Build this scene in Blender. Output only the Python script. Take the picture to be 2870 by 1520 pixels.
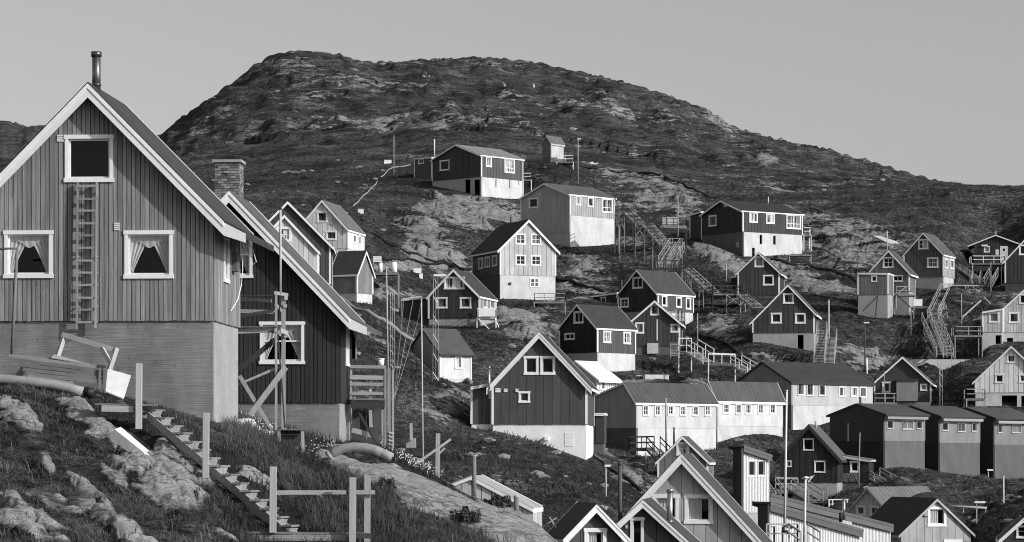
import bpy, math, random
import numpy as np
from mathutils import Vector, Matrix
from math import sin, cos, radians, pi

for o in list(bpy.data.objects):
    bpy.data.objects.remove(o)
random.seed(7)
rng = np.random.default_rng(11)
SC = bpy.context.scene
COL = SC.collection

# ------------------------------------------------------------------ camera
# level telephoto (100 mm) with a rise; F is its focal length in photo pixels
KD = 1.45                          # depths below are written for a 5600 px focal length and stretched by KD
F, CX, HY, PW, PH = 5600.0 * KD, 1435.0, 1300.0, 2870.0, 1520.0
cam_d = bpy.data.cameras.new('camera')
cam = bpy.data.objects.new('camera', cam_d)
COL.objects.link(cam)
cam.location = (0, 0, 0)
cam.rotation_euler = (radians(90), 0, 0)
cam_d.sensor_width = 36.0
cam_d.lens = 36.0 * F / PW
cam_d.shift_y = (HY - PH / 2) / PW
cam_d.clip_start = 0.5
cam_d.clip_end = 9000
SC.camera = cam

# ------------------------------------------------------------------ sky, sun
SUN_AZ, SUN_EL = 60.0, 27.0        # degrees to the right of "behind the camera", height
wd = bpy.data.worlds.new('World')
SC.world = wd
wd.use_nodes = True
nt = wd.node_tree
bg = nt.nodes['Background']
sky = nt.nodes.new('ShaderNodeTexSky')
sky.sky_type = 'NISHITA'
sky.sun_disc = False
sky.sun_elevation = radians(SUN_EL)
sun_vec = Vector((sin(radians(SUN_AZ)) * cos(radians(SUN_EL)), -cos(radians(SUN_AZ)) * cos(radians(SUN_EL)), sin(radians(SUN_EL))))
sky.sun_rotation = math.atan2(sun_vec.x, sun_vec.y)
sky.air_density = 1.0
sky.dust_density = 2.0
sky.ozone_density = 1.0
bwn = nt.nodes.new('ShaderNodeRGBToBW')      # black-and-white film
nt.links.new(sky.outputs[0], bwn.inputs[0])
nt.links.new(bwn.outputs[0], bg.inputs['Color'])
bg.inputs['Strength'].default_value = 0.126
sd_ = bpy.data.lights.new('sun', 'SUN')
sd_.energy = 3.35
sd_.angle = radians(0.5)
sd_.color = (1, 1, 1)
sun = bpy.data.objects.new('sun', sd_)
COL.objects.link(sun)
sun.rotation_euler = (-sun_vec).to_track_quat('-Z', 'Y').to_euler()
SC.cycles.filter_width = 1.05
SC.view_settings.view_transform = 'Standard'
SC.view_settings.look = 'None'
SC.view_settings.exposure = 0.05
SC.view_settings.gamma = 1.0
SC.view_settings.use_curve_mapping = False

# ------------------------------------------------------------------ pixel helpers
ZM = dict(O=(0, 0, 1), Z1=(0, 100, 2.728), Z2=(0, 550, 2.728), Z3=(0, 1000, 2.624), Z4=(600, 500, 3.41), Z5=(600, 860, 3.248),
          Z6=(640, 1150, 3.68), Y1=(1100, 360, 4.263), Y2=(1650, 480, 3.59), Y3=(1050, 620, 4.012), Y4=(1250, 880, 3.1),
          Y5=(1550, 700, 3.788), Y6=(2050, 680, 3.59), Y7=(2350, 600, 2.965), X1=(1500, 1180, 3.963), X2=(2050, 1100, 3.141),
          X3=(1600, 980, 3.68), X4=(2250, 960, 3.497), S1=(1720, 540, 4.012), S3=(2480, 700, 4.012), Ga=(1060, 740, 2.352),
          Hb=(640, 780, 2.727), Fa=(0, 900, 4.871), Rb=(2560, 1280, 5.683), Mb=(2050, 1240, 4.871), Bo=(1220, 1200, 4.2625))


def zp(zm, x, y):
    a, b, c = ZM[zm]
    return a + x / c, b + y / c


def at(px, py, D):
    return Vector(((px - CX) * D / F, D, (HY - py) * D / F))


def az(zm, x, y, D):
    return at(*zp(zm, x, y), D * KD)


# ------------------------------------------------------------------ materials (all greys: the photograph is black and white)
MATS = {}


def _n(nt, t, **k):
    n = nt.nodes.new(t)
    for a, b in k.items():
        setattr(n, a, b)
    return n


def _math(nt, op, a, b=None, clamp=False):
    n = nt.nodes.new('ShaderNodeMath')
    n.operation = op
    n.use_clamp = clamp
    for i, v in enumerate((a, b)):
        if v is None:
            continue
        if isinstance(v, (int, float)):
            n.inputs[i].default_value = v
        else:
            nt.links.new(v, n.inputs[i])
    return n.outputs[0]


def _noise(nt, vec, scale, detail=4, rough=0.55):
    n = nt.nodes.new('ShaderNodeTexNoise')
    n.inputs['Scale'].default_value = scale
    n.inputs['Detail'].default_value = detail
    n.inputs['Roughness'].default_value = rough
    nt.links.new(vec, n.inputs['Vector'])
    return n.outputs['Fac']


def _map(nt, vec, sc):
    n = nt.nodes.new('ShaderNodeMapping')
    n.inputs['Scale'].default_value = sc
    nt.links.new(vec, n.inputs['Vector'])
    return n.outputs[0]


def mat(name, v, var=0.3, rnd=0.15, grain=None, rough=0.75, bump=0.25, stain=0.35, spec=0.25, metal=0.0, knots=0.0):
    """painted / raw surface: grain streaks, blotchy wear, per-piece tone"""
    if name in MATS:
        return MATS[name]
    m = bpy.data.materials.new(name)
    m.use_nodes = True
    nt = m.node_tree
    b = nt.nodes['Principled BSDF']
    tc = nt.nodes.new('ShaderNodeTexCoord')
    oi = nt.nodes.new('ShaderNodeObjectInfo')
    sc = {None: (3, 3, 3), 'v': (22, 22, 0.7), 'h': (1.0, 1.0, 26), 'c': (5, 5, 5)}[grain]
    g = _noise(nt, _map(nt, tc.outputs['Object'], sc), 1.0, 6, 0.6)
    s = _noise(nt, _map(nt, tc.outputs['Object'], (0.9, 0.9, 0.5)), 1.0, 5, 0.62)
    f = _math(nt, 'MULTIPLY_ADD', g, 2 * var)
    f.node.inputs[2].default_value = 1 - var
    f2 = _math(nt, 'MULTIPLY_ADD', s, 2 * stain)
    f2.node.inputs[2].default_value = 1 - stain
    f3 = _math(nt, 'MULTIPLY_ADD', oi.outputs['Random'], 2 * rnd)
    f3.node.inputs[2].default_value = 1 - rnd
    c = _math(nt, 'MULTIPLY', _math(nt, 'MULTIPLY', _math(nt, 'MULTIPLY', f, f2), f3), v, True)
    if knots:
        vo = nt.nodes.new('ShaderNodeTexVoronoi')
        vo.inputs['Scale'].default_value = 1.0
        nt.links.new(_map(nt, tc.outputs['Object'], (5, 5, 1.6)), vo.inputs['Vector'])
        k = _math(nt, 'LESS_THAN', vo.outputs['Distance'], 0.1)
        c = _math(nt, 'MULTIPLY', c, _math(nt, 'SUBTRACT', 1.0, _math(nt, 'MULTIPLY', k, knots)))
    nt.links.new(c, b.inputs['Base Color'])
    b.inputs['Roughness'].default_value = rough
    b.inputs['Specular IOR Level'].default_value = spec
    b.inputs['Metallic'].default_value = metal
    if bump:
        bn = nt.nodes.new('ShaderNodeBump')
        bn.inputs['Strength'].default_value = bump
        bn.inputs['Distance'].default_value = 0.03
        nt.links.new(g, bn.inputs['Height'])
        nt.links.new(bn.outputs[0], b.inputs['Normal'])
    MATS[name] = m
    return m


def wallmat(v, corr=False):
    return mat('paint_%03d' % round(v * 1000), v, var=0.28, rnd=0.14, grain='v', stain=0.42, bump=0.15, rough=0.6)


def roofmat(v):
    return mat('roofing_%03d' % round(v * 1000), v, var=0.3, rnd=0.05, grain='c', stain=0.5, rough=0.7, bump=0.25)


M_TRIM = mat('white_trim', 0.84, var=0.12, rnd=0.08, grain='v', stain=0.14, rough=0.55, bump=0.1)
M_TRIMG = mat('grey_trim', 0.45, var=0.2, rnd=0.1, grain='v', stain=0.2)
M_TRIMK = mat('dark_trim', 0.04, var=0.2, rnd=0.1, stain=0.2)
M_WHITEC = mat('whitewashed_concrete', 0.57, var=0.2, rnd=0.03, grain='c', stain=0.42, rough=0.85)
M_WHITEB = mat('lightened_whitewash', 0.8, var=0.12, rnd=0.03, grain='c', stain=0.18, rough=0.85)  # whitewash copy lightened so faces the sun only grazes look bright
M_CONC = mat('concrete', 0.34, var=0.3, rnd=0.05, grain='c', stain=0.3, rough=0.9, bump=0.3)
M_CONCD = mat('dark_concrete', 0.12, var=0.25, rnd=0.05, grain='c', stain=0.35, rough=0.9, bump=0.3)
M_FORM = mat('board_marked_concrete', 0.2, var=0.62, rnd=0.03, grain='h', stain=0.75, rough=0.9, bump=0.5, knots=0.4)
M_WEATH = mat('weathered_boards', 0.25, var=0.85, rnd=0.22, grain='v', stain=0.35, rough=0.85, bump=0.5, knots=0.25)
M_RAW = mat('raw_timber', 0.33, var=0.4, rnd=0.2, grain='v', stain=0.25, rough=0.85, bump=0.4)
M_RAWH = mat('raw_timber_rail', 0.34, var=0.4, rnd=0.2, grain='h', stain=0.25, rough=0.85, bump=0.4)
M_DECK = mat('old_grey_planks', 0.18, var=0.35, rnd=0.3, grain=None, stain=0.35, rough=0.9, bump=0.4)
M_TARW = mat('tarred_timber', 0.05, var=0.35, rnd=0.3, grain='v', stain=0.3, rough=0.8)
M_PALEW = mat('pale_timber', 0.41, var=0.38, rnd=0.15, grain='v', stain=0.2, rough=0.8)
M_METAL = mat('galvanised_steel', 0.55, var=0.15, rnd=0.05, stain=0.3, rough=0.32, metal=0.9, bump=0.05)
M_POLE = mat('weathered_pole', 0.42, var=0.25, rnd=0.25, grain='v', stain=0.25)
M_POLED = mat('dark_pole', 0.08, var=0.25, rnd=0.25, grain='v', stain=0.25)
M_PIPE = mat('black_pipe', 0.02, var=0.3, rnd=0.1, stain=0.3, rough=0.5)
M_FOAM = mat('white_foam', 0.68, var=0.2, rnd=0.02, grain='c', stain=0.25, rough=0.9, bump=0.3)
M_BRICK = mat('old_brick', 0.2, var=0.35, rnd=0.55, grain='c', stain=0.3, rough=0.9, bump=0.4)
M_MORTAR = mat('mortar', 0.12, var=0.3, rnd=0.0, grain='c', stain=0.4, rough=0.95)
M_SHEATH = mat('tarred_sheathing', 0.012, var=0.2, rnd=0, stain=0.2, bump=0)
M_DARK = mat('dark_interior', 0.015, var=0.1, rnd=0, stain=0.1, bump=0)
M_CLOTH = mat('curtain_cloth', 0.82, var=0.06, rnd=0.05, stain=0.08, rough=0.9, bump=0)
M_ROCK = mat('boulder_rock', 0.27, var=0.4, rnd=0.25, grain='c', stain=0.4, rough=0.95, bump=0.6)
M_SKIN = mat('skin', 0.4, var=0.05, rnd=0, stain=0.05, bump=0)
M_HAIR = mat('dark_hair', 0.02, var=0.2, rnd=0, stain=0.1, bump=0)
M_COAT = mat('dark_clothing', 0.035, var=0.2, rnd=0.1, stain=0.2, bump=0.1)
M_JEANS = mat('grey_trousers', 0.09, var=0.2, rnd=0.1, stain=0.2, bump=0.1)


def pane_mat(name, v, rough):
    m = bpy.data.materials.new(name)
    m.use_nodes = True
    b = m.node_tree.nodes['Principled BSDF']
    oi = m.node_tree.nodes.new('ShaderNodeObjectInfo')
    f = _math(m.node_tree, 'MULTIPLY_ADD', oi.outputs['Random'], v * 1.3)
    f.node.inputs[2].default_value = v * 0.35
    m.node_tree.links.new(f, b.inputs['Base Color'])
    b.inputs['Roughness'].default_value = rough
    b.inputs['Specular IOR Level'].default_value = 0.14
    return m


def drape_mat(name, v):
    m = pane_mat(name, v, .25)
    nt = m.node_tree
    b = nt.nodes['Principled BSDF']
    src = b.inputs['Base Color'].links[0].from_socket
    tc = nt.nodes.new('ShaderNodeTexCoord')
    n = _noise(nt, _map(nt, tc.outputs['Object'], (3.2, 3.2, .35)), 1, 3, .6)
    k = _math(nt, 'MULTIPLY', _math(nt, 'SUBTRACT', n, .44), 14, True)
    f = _noise(nt, _map(nt, tc.outputs['Object'], (24, 24, .5)), 1, 2, .5)
    c = _math(nt, 'MULTIPLY', _math(nt, 'ADD', _math(nt, 'MULTIPLY', k, .92), .08), _math(nt, 'ADD', .55, _math(nt, 'MULTIPLY', f, .9)))
    nt.links.new(_math(nt, 'MULTIPLY', src, c), b.inputs['Base Color'])
    return m


M_PD = pane_mat('window_pane_dark', 0.012, 0.06)
M_PG = drape_mat('window_pane_grey', 0.13)  # grey base stands in for sky reflected in panes, under a drape pattern
M_PL = drape_mat('window_pane_curtained', 0.42)
m = bpy.data.materials.new('clear_glass')
m.use_nodes = True
_t = m.node_tree
_t.nodes.remove(_t.nodes['Principled BSDF'])
_a = _t.nodes.new('ShaderNodeBsdfTransparent')
_a.inputs[0].default_value = (0.85, 0.85, 0.85, 1)
_b = _t.nodes.new('ShaderNodeBsdfGlossy')
_b.inputs['Roughness'].default_value = 0.02
_c = _t.nodes.new('ShaderNodeMixShader')
_c.inputs[0].default_value = 0.02
_t.links.new(_a.outputs[0], _c.inputs[1])
_t.links.new(_b.outputs[0], _c.inputs[2])
_t.links.new(_c.outputs[0], _t.nodes['Material Output'].inputs[0])
M_GLASS = m


# ------------------------------------------------------------------ mesh helpers
def empty(name, loc, rz=0.0, label=None, cat=None, group=None):
    o = bpy.data.objects.new(name, None)
    o.empty_display_size = 0.2
    COL.objects.link(o)
    o.location = loc
    o.rotation_euler = (0, 0, rz)
    tag(o, label, cat, group)
    return o


def tag(o, label=None, cat=None, group=None, kind=None):
    if label:
        o['label'] = label
    if cat:
        o['category'] = cat
    if group:
        o['group'] = group
    if kind:
        o['kind'] = kind
    return o


class MB:
    def __init__(s):
        s.v, s.f = [], []

    def hexa(s, p):
        """8 corners: 0-3 bottom loop, 4-7 top loop"""
        n = len(s.v)
        p = [Vector(q) for q in p]
        c = sum(p, Vector()) / 8
        fs = [(0, 3, 2, 1), (4, 5, 6, 7), (0, 1, 5, 4), (1, 2, 6, 5), (2, 3, 7, 6), (3, 0, 4, 7)]
        nrm = (p[5] - p[4]).cross(p[7] - p[4])
        flip = nrm.dot(p[4] - c) < 0
        s.v += p
        for f in fs:
            f = f[::-1] if flip else f
            s.f.append(tuple(n + i for i in f))
        return s

    def box(s, x0, x1, y0, y1, z0, z1):
        return s.hexa([(x0, y0, z0), (x1, y0, z0), (x1, y1, z0), (x0, y1, z0), (x0, y0, z1), (x1, y0, z1), (x1, y1, z1), (x0, y1, z1)])

    def prism(s, P, poly, o0, o1):
        n = len(s.v)
        k = len(poly)
        a = [Vector(P(h, o1, z)) for h, z in poly]
        b = [Vector(P(h, o0, z)) for h, z in poly]
        c = sum(a + b, Vector()) / (2 * k)
        nrm = Vector()
        for i in range(k):
            nrm += a[i].cross(a[(i + 1) % k])
        ca = sum(a, Vector()) / k
        flip = nrm.dot(ca - c) < 0
        s.v += a + b
        fs = [tuple(range(k)), tuple(range(2 * k - 1, k - 1, -1))]
        for i in range(k):
            j = (i + 1) % k
            fs.append((i, k + i, k + j, j))
        for f in fs:
            f = f[::-1] if flip else f
            s.f.append(tuple(n + i for i in f))
        return s

    def bar(s, p, q, w, h, up=(0, 0, 1)):
        """square timber from p to q, w wide, h along 'up'"""
        p, q = Vector(p), Vector(q)
        d = (q - p)
        if d.length < 1e-5:
            return s
        d.normalize()
        u = Vector(up)
        if abs(d.dot(u)) > 0.98:
            u = Vector((0, 1, 0))
        l = d.cross(u).normalized()
        u = l.cross(d).normalized()
        l, u = l * w / 2, u * h / 2
        return s.hexa([p - l - u, p + l - u, p + l + u, p - l + u, q - l - u, q + l - u, q + l + u, q - l + u])

    def tube(s, pts, r, n=8, r1=None, cap=True):
        pts = [Vector(p) for p in pts]
        base = len(s.v)
        m = len(pts)
        prev = None
        for i, p in enumerate(pts):
            d = (pts[min(i + 1, m - 1)] - pts[max(i - 1, 0)]).normalized()
            u = Vector((0, 0, 1)) if abs(d.z) < 0.95 else Vector((0, 1, 0))
            l = d.cross(u).normalized()
            u = l.cross(d)
            rr = r if r1 is None else r + (r1 - r) * i / max(1, m - 1)
            for k in range(n):
                a = 2 * pi * k / n
                s.v.append(p + l * (rr * cos(a)) + u * (rr * sin(a)))
        for i in range(m - 1):
            for k in range(n):
                k2 = (k + 1) % n
                s.f.append((base + i * n + k, base + (i + 1) * n + k, base + (i + 1) * n + k2, base + i * n + k2))
        if cap:
            s.f.append(tuple(base + k for k in range(n)))
            s.f.append(tuple(base + (m - 1) * n + k for k in reversed(range(n))))
        return s

    def build(s, name, material, parent=None, off=None, smooth=False):
        me = bpy.data.meshes.new(name)
        vs = s.v if off is None else [Vector(v) - Vector(off) for v in s.v]
        me.from_pydata([tuple(v) for v in vs], [], s.f)
        if material:
            me.materials.append(material)
        if smooth:
            me.polygons.foreach_set('use_smooth', [True] * len(me.polygons))
        o = bpy.data.objects.new(name, me)
        COL.objects.link(o)
        if isinstance(parent, tuple):
            o.parent = parent[0]
            o.matrix_basis = parent[1]
        elif parent is not None:
            o.parent = parent
        elif off is not None:
            o.location = off
        return o


# ------------------------------------------------------------------ terrain control points and house list
CTRL = []          # (px, py, depth)
FOOT = []          # house footprints: C, g, d, W, L


def sub(lo, hi, cuts):
    """[lo,hi] minus list of (a,b)"""
    out = [(lo, hi)]
    for a, b in cuts:
        nx = []
        for p, q in out:
            if b <= p or a >= q:
                nx.append((p, q))
                continue
            if a > p:
                nx.append((p, a))
            if b < q:
                nx.append((b, q))
        out = nx
    return out


class House:
    def __init__(s, name, label, zm, sc, th, xc, yb, xg, ye, ap, xs=None, sd='R', cat='house', apx=None, yeg=None, W=None, L=None,
                 yg=None, wm=0.2, wms=None, rm=0.07, fm=None, fms=None, tm=None, win=(), swin=(), fop=(), sfop=(), bw=None, bst='board',
                 bws='same', of=0.28, os=0.3, ob=0.25, rt=0.11, bh=0.2, fascia=True, corner=True, kick=0, gb=None, group=None,
                 parent=None, hf=None, rseam=None, bargem=None, cornerm=None, noroof=False, mono=False, wtrim=None, tw=None, yes=None):
        s.__dict__.update({k: v for k, v in locals().items() if k != 's'})
        s.D = F / sc
        s.gap, s.prd = (.010, .034) if (bw or 1) < .2 else (.012 if sc > 38 else .021 if (bw or 1) > .4 else .013, .028)
        c = s.zx(xc, yb)
        s.C = at(c[0], c[1], s.D)
        t = radians(th)
        s.sg = -1 if sd == 'R' else 1
        s.g = Vector((s.sg * cos(t), sin(t)))
        s.d = Vector((-s.sg * sin(t), cos(t)))
        s.rz = s.sg * t
        s.W = W or s.solve(s.zx(xg, 0)[0], s.g)
        s.L = L or s.solve(s.zx(xs, 0)[0], s.d)
        s.ze = s.zf('f', xc, ye)
        s.aa = s.W / 2 if apx is None else s.solve(s.zx(apx, 0)[0], s.g)
        dep = s.C.y + s.aa * s.g.y
        s.zr = ((yb - ap) / ZM[zm][2] * dep / F if abs(th) >= 30 else (HY - s.zx(0, ap)[1]) * dep / F - s.C.z) - 0.1
        if mono:
            s.aa = s.W
        if yeg is None:
            s.zeg = s.ze if not mono else s.zr
        else:
            dep = s.C.y + s.W * s.g.y
            s.zeg = (yb - yeg) / ZM[zm][2] * dep / F if abs(th) >= 30 else (HY - s.zx(0, yeg)[1]) * dep / F - s.C.z
        if mono:
            s.zr = s.zeg
        s.low = -1.0
        if yg:
            for y, k, v in zip(yg, (0, s.W, s.L), (s.g, s.g, s.d)):
                if y is None:
                    continue
                dep = s.C.y + k * v.y
                P = s.C.xy + v * k
                py = s.zx(0, y)[1]
                CTRL.append((CX + P.x / P.y * F, py, dep))
                s.low = min(s.low, (HY - py) * dep / F - s.C.z)
        FOOT.append(s)

    def zx(s, x, y):
        return zp(s.zm, x, y)

    def solve(s, px, v):
        u = (px - CX) / F
        return (u * s.C.y - s.C.x) / (v.x - u * v.y)

    def hc(s, face, x):
        return s.solve(s.zx(x, 0)[0], s.g if face == 'f' else s.d)

    def zf(s, face, x, y):
        v = s.g if face == 'f' else s.d
        px, py = s.zx(x, y)
        k = s.solve(px, v)
        dep = s.C.y + k * v.y
        if face == 'f' and abs(s.th) >= 30:          # heights read off the base line of the gable
            return (s.yb - y) / ZM[s.zm][2] * dep / F
        if face == 's' and s.yes is not None:        # heights read off the eave line
            line = s.ye + (s.yes - s.ye) * (x - s.xc) / (s.xs - s.xc)
            return s.ze - (y - line) / ZM[s.zm][2] * dep / F
        return (HY - py) * dep / F - s.C.z

    def wp(s, a, b, z):
        """local (along gable, along side, up) -> world"""
        p = s.C.xy + s.g * a + s.d * b
        return Vector((p.x, p.y, s.C.z + z))

    def Pf(s, h, o, z):
        return (s.sg * h, -o, z)

    def Ps(s, h, o, z):
        return (-s.sg * o, h, z)

    def top(s, face, h):
        if face == 's':
            return s.ze
        if h <= s.aa:
            return s.ze + (s.zr - s.ze) * h / s.aa
        return s.zr + (s.zeg - s.zr) * (h - s.aa) / max(1e-6, s.W - s.aa)

    def piece(s, mb, face, p, q, z0, ops, o0, o1, ztop=None):
        P = s.Pf if face == 'f' else s.Ps
        cuts = sorted({p, q} | {x for o in ops for x in (o[0], o[1]) if p < x < q} | ({s.aa} if face == 'f' and p < s.aa < q else set()))
        for a, b in zip(cuts[:-1], cuts[1:]):
            if b - a < 1e-4:
                continue
            ta, tb = (s.top(face, a), s.top(face, b)) if ztop is None else (ztop, ztop)
            mid = (a + b) / 2
            hi = min(ta, tb)
            segs = sub(z0, hi, [(o[2], o[3]) for o in ops if o[0] < mid < o[1]])
            for i, (lo, up) in enumerate(segs):
                if up >= hi - 1e-6:
                    poly = [(a, lo), (b, lo), (b, tb), (a, ta)]
                    if abs(ta - lo) < 1e-4:
                        poly = poly[:3]
                    elif abs(tb - lo) < 1e-4:
                        poly = [poly[0], poly[1], poly[3]]
                else:
                    poly = [(a, lo), (b, lo), (b, up), (a, up)]
                mb.prism(P, poly, o0, o1)

    def rect(s, face, r):
        x0, y0, x1, y1 = r[:4]
        a, b = s.hc(face, x0), s.hc(face, x1)
        xm = (x0 + x1) / 2
        return min(a, b), max(a, b), s.zf(face, xm, y1), s.zf(face, xm, y0)

    def build(s):
        s.root = s.parent.root if s.parent else empty(s.name, s.C, s.rz, s.label, s.cat, s.group)
        if s.parent:       # volumes of an annex are parts of the main house
            pr = s.parent.root
            Mp = Matrix.Translation(pr.location) @ Matrix.Rotation(pr.rotation_euler.z, 4, 'Z')
            s.base = (pr, Mp.inverted() @ Matrix.Translation(s.C) @ Matrix.Rotation(s.rz, 4, 'Z'))
        else:
            s.base = s.root
        R = s.base
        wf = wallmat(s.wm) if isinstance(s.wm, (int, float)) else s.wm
        ws = wf if s.wms is None else (wallmat(s.wms) if isinstance(s.wms, (int, float)) else s.wms)  # some unlit gables get darker paint than their sides, deepening the shade
        rm = roofmat(s.rm) if isinstance(s.rm, (int, float)) else s.rm
        tm = s.tm or M_TRIM
        fm = s.fm or M_CONC
        fms = s.fms or fm
        bw_s = s.bw if s.bws == 'same' else s.bws
        wins = {'f': [(s.rect('f', r), r[4] if len(r) > 4 else 'D') for r in s.win],
                's': [(s.rect('s', r), r[4] if len(r) > 4 else 'D') for r in s.swin]}
        zb = {'f': 0.0 if s.gb is None else s.zf('f', s.xc, s.gb), 's': 0.0}
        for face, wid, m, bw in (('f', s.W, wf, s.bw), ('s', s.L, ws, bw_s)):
            ops = []
            for (h0, h1, z0, z1), st in wins[face]:
                t = s.twid(h1 - h0, z1 - z0)
                ops.append((h0 + t, h1 - t, z0 + t, z1 - t))
            mb = MB()
            a0 = 0.0 if face == 'f' else 0.16
            b0 = wid if face == 'f' else wid - 0.16
            s.piece(mb, face, a0, b0, zb[face], ops, -0.15, 0.0)
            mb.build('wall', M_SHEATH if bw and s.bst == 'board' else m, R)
            if bw:
                n = max(2, round(wid / bw))
                w = wid / n
                for i in range(n):
                    mb = MB()
                    if s.bst == 'board':
                        jit = random.uniform(-0.004, 0.004)
                        s.piece(mb, face, i * w + s.gap, (i + 1) * w - s.gap, zb[face] - 0.04 + random.uniform(-.01, .01), ops, -0.01, s.prd + jit)
                        if len(mb.v) % 8 == 0 and len(mb.f) * 8 == len(mb.v) * 6 and any(o[0] <= i * w + s.gap and o[1] >= (i + 1) * w - s.gap for o in ops):
                            for k8 in range(len(mb.v) // 8):          # cut right through by a window: two pieces
                                m2 = MB()
                                m2.v = mb.v[k8 * 8:k8 * 8 + 8]
                                m2.f = [tuple(j - k8 * 8 for j in f) for f in mb.f[k8 * 6:k8 * 6 + 6]]
                                m2.build('board', m, R)
                        else:
                            mb.build('board', m, R)
                    else:
                        s.piece(mb, face, max(0.01, (i + .5) * w - 0.035), (i + .5) * w + 0.035, zb[face] - 0.02, ops, -0.01, 0.045)
                        mb.build('batten', m, R)
            for r, st in wins[face]:
                s.window(face, r, st, tm if s.wtrim is None else s.wtrim)
        # hidden walls
        mb = MB()
        pent = [(0, 0), (s.W, 0), (s.W, s.zeg)] + ([(s.aa, s.zr)] if s.aa < s.W - .01 else []) + [(0, s.ze)]
        mb.prism(s.Pf, pent, -s.L, -s.L + 0.15)
        mb.box(*sorted((s.sg * s.W, s.sg * (s.W - 0.15))), 0.16, s.L - 0.16, 0, s.zeg)
        mb.build('wall', ws, R)
        # foundation
        hf = s.hf or (-s.low + 1.6)
        fo = [s.rect('f', r) for r in s.fop]
        so = [s.rect('s', r) for r in s.sfop]
        mb = MB()
        zf = zb['f'] - 0.0
        if zf > -hf:
            s.piece(mb, 'f', 0.03, s.W - 0.03, -hf, fo, -0.25, -0.03, ztop=zf)
        if fms is not fm:
            mb.build('foundation', fm, R)
            mb = MB()
        s.piece(mb, 's', 0.26, s.L - 0.03, -hf, so, -0.25, -0.03, ztop=0.0)
        mb.box(*sorted((s.sg * 0.26, s.sg * (s.W - 0.03))), s.L - 0.25, s.L - 0.04, -hf, -0.01)
        mb.box(*sorted((s.sg * (s.W - 0.25), s.sg * (s.W - 0.03))), 0.26, s.L - 0.26, -hf, -0.01)
        mb.build('foundation', fms, R)
        if corner_ok(s):
            cm = s.cornerm or tm
            for a in (0.0, s.W):
                mb = MB()
                a0, a1 = (a - 0.045, a + 0.11) if a == 0 else (a - 0.11, a + 0.045)
                zt = min(s.top('f', max(0, min(s.W, a0))), s.top('f', max(0, min(s.W, a1))))
                mb.prism(s.Pf, [(a0, zb['f'] - .03), (a1, zb['f'] - .03), (a1, zt), (a0, zt)], 0.0, 0.055)
                mb.build('corner_board', cm, R)
            mb = MB()
            mb.prism(s.Ps, [(0.0, -.03), (0.12, -.03), (0.12, s.ze), (0.0, s.ze)], 0.0, 0.05)
            mb.build('corner_board', cm, R)
            mb = MB()
            mb.prism(s.Ps, [(s.L - .1, -.03), (s.L + .03, -.03), (s.L + .03, s.ze), (s.L - .1, s.ze)], 0.0, 0.05)
            mb.build('corner_board', cm, R)
        if not s.noroof:
            s.roof(R, rm, tm)
        return s

    def roof(s, R, rm, tm):
        of, ob, osd = s.of, s.ob, s.os
        bm_ = s.bargem or tm
        slopes = [(0.0, s.ze, -1)] + ([(s.W, s.zeg, 1)] if s.aa < s.W - .01 else [])
        for h, z, sgn in slopes:
            run = abs(s.aa - h)
            k = (s.zr - z) / run
            hyp = math.sqrt(1 + k * k)
            tv = s.rt * hyp
            e, zee = h + sgn * osd, z - k * osd
            mb = MB()
            mb.prism(s.Pf, [(s.aa, s.zr), (e, zee), (e, zee + tv), (s.aa, s.zr + tv)], -(s.L + ob), of)
            ro = mb.build('roof', rm, R)
            ke, kz, kk = e, zee, k
            if s.kick:
                kk = k * 0.5
                ke, kz = e + sgn * s.kick, zee - kk * s.kick
                mb = MB()
                mb.prism(s.Pf, [(e, zee), (ke, kz), (ke, kz + tv * .85), (e, zee + tv)], -(s.L + ob), of)
                mb.build('eave_skirt', rm, ro)
            if s.rseam and sgn == -1:
                n = int((s.L + of + ob) / s.rseam)
                for i in range(n):
                    b = -of + (i + .5) * (s.L + of + ob) / n
                    mb = MB()
                    mb.prism(s.Pf, [(s.aa, s.zr + tv), (e, zee + tv), (e, zee + tv + .025), (s.aa, s.zr + tv + .025)], -b - .03, -b + .03)
                    mb.build('roof_rib', rm, ro)
            # barge board on the front rake
            bv = s.bh * hyp
            t1 = tv * 0.62
            mb = MB()
            mb.prism(s.Pf, [(s.aa, s.zr + t1), (s.aa, s.zr + t1 - bv), (e, zee + t1 - bv), (e, zee + t1)], of, of + .035)
            if s.kick:
                mb.prism(s.Pf, [(e, zee + t1), (e, zee + t1 - bv), (ke, kz + t1 - bv * .7), (ke, kz + t1)], of, of + .035)
            mb.build('barge_board', bm_, R)
            if s.bh > .19 and s.sc > 35:     # thin upper moulding
                mb = MB()
                mb.prism(s.Pf, [(s.aa, s.zr + tv * .72), (s.aa, s.zr + tv * .72 - bv * .36), (e, zee + tv * .72 - bv * .36), (e, zee + tv * .72)], of, of + .06)
                mb.build('barge_moulding', bm_, R)
            if s.fascia:
                a0, a1 = sorted((ke + sgn * 0.0, ke + sgn * 0.03))
                mb = MB()
                mb.prism(s.Pf, [(a0, kz + tv * .72), (a0, kz - .07), (a1, kz - .07), (a1, kz + tv * .72)], -(s.L + ob - .01), of - .01)
                mb.build('fascia', bm_, R)
            # rear rake board
            mb = MB()
            mb.prism(s.Pf, [(s.aa, s.zr + tv + .03), (s.aa, s.zr + tv - bv * .5), (e, zee + tv - bv * .5), (e, zee + tv + .03)], -(s.L + ob + .035), -(s.L + ob))
            mb.build('barge_board', bm_, R)

    def twid(s, w, h):
        return s.tw or max(0.06, min(0.15, 0.15 * min(w, h)))

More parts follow.
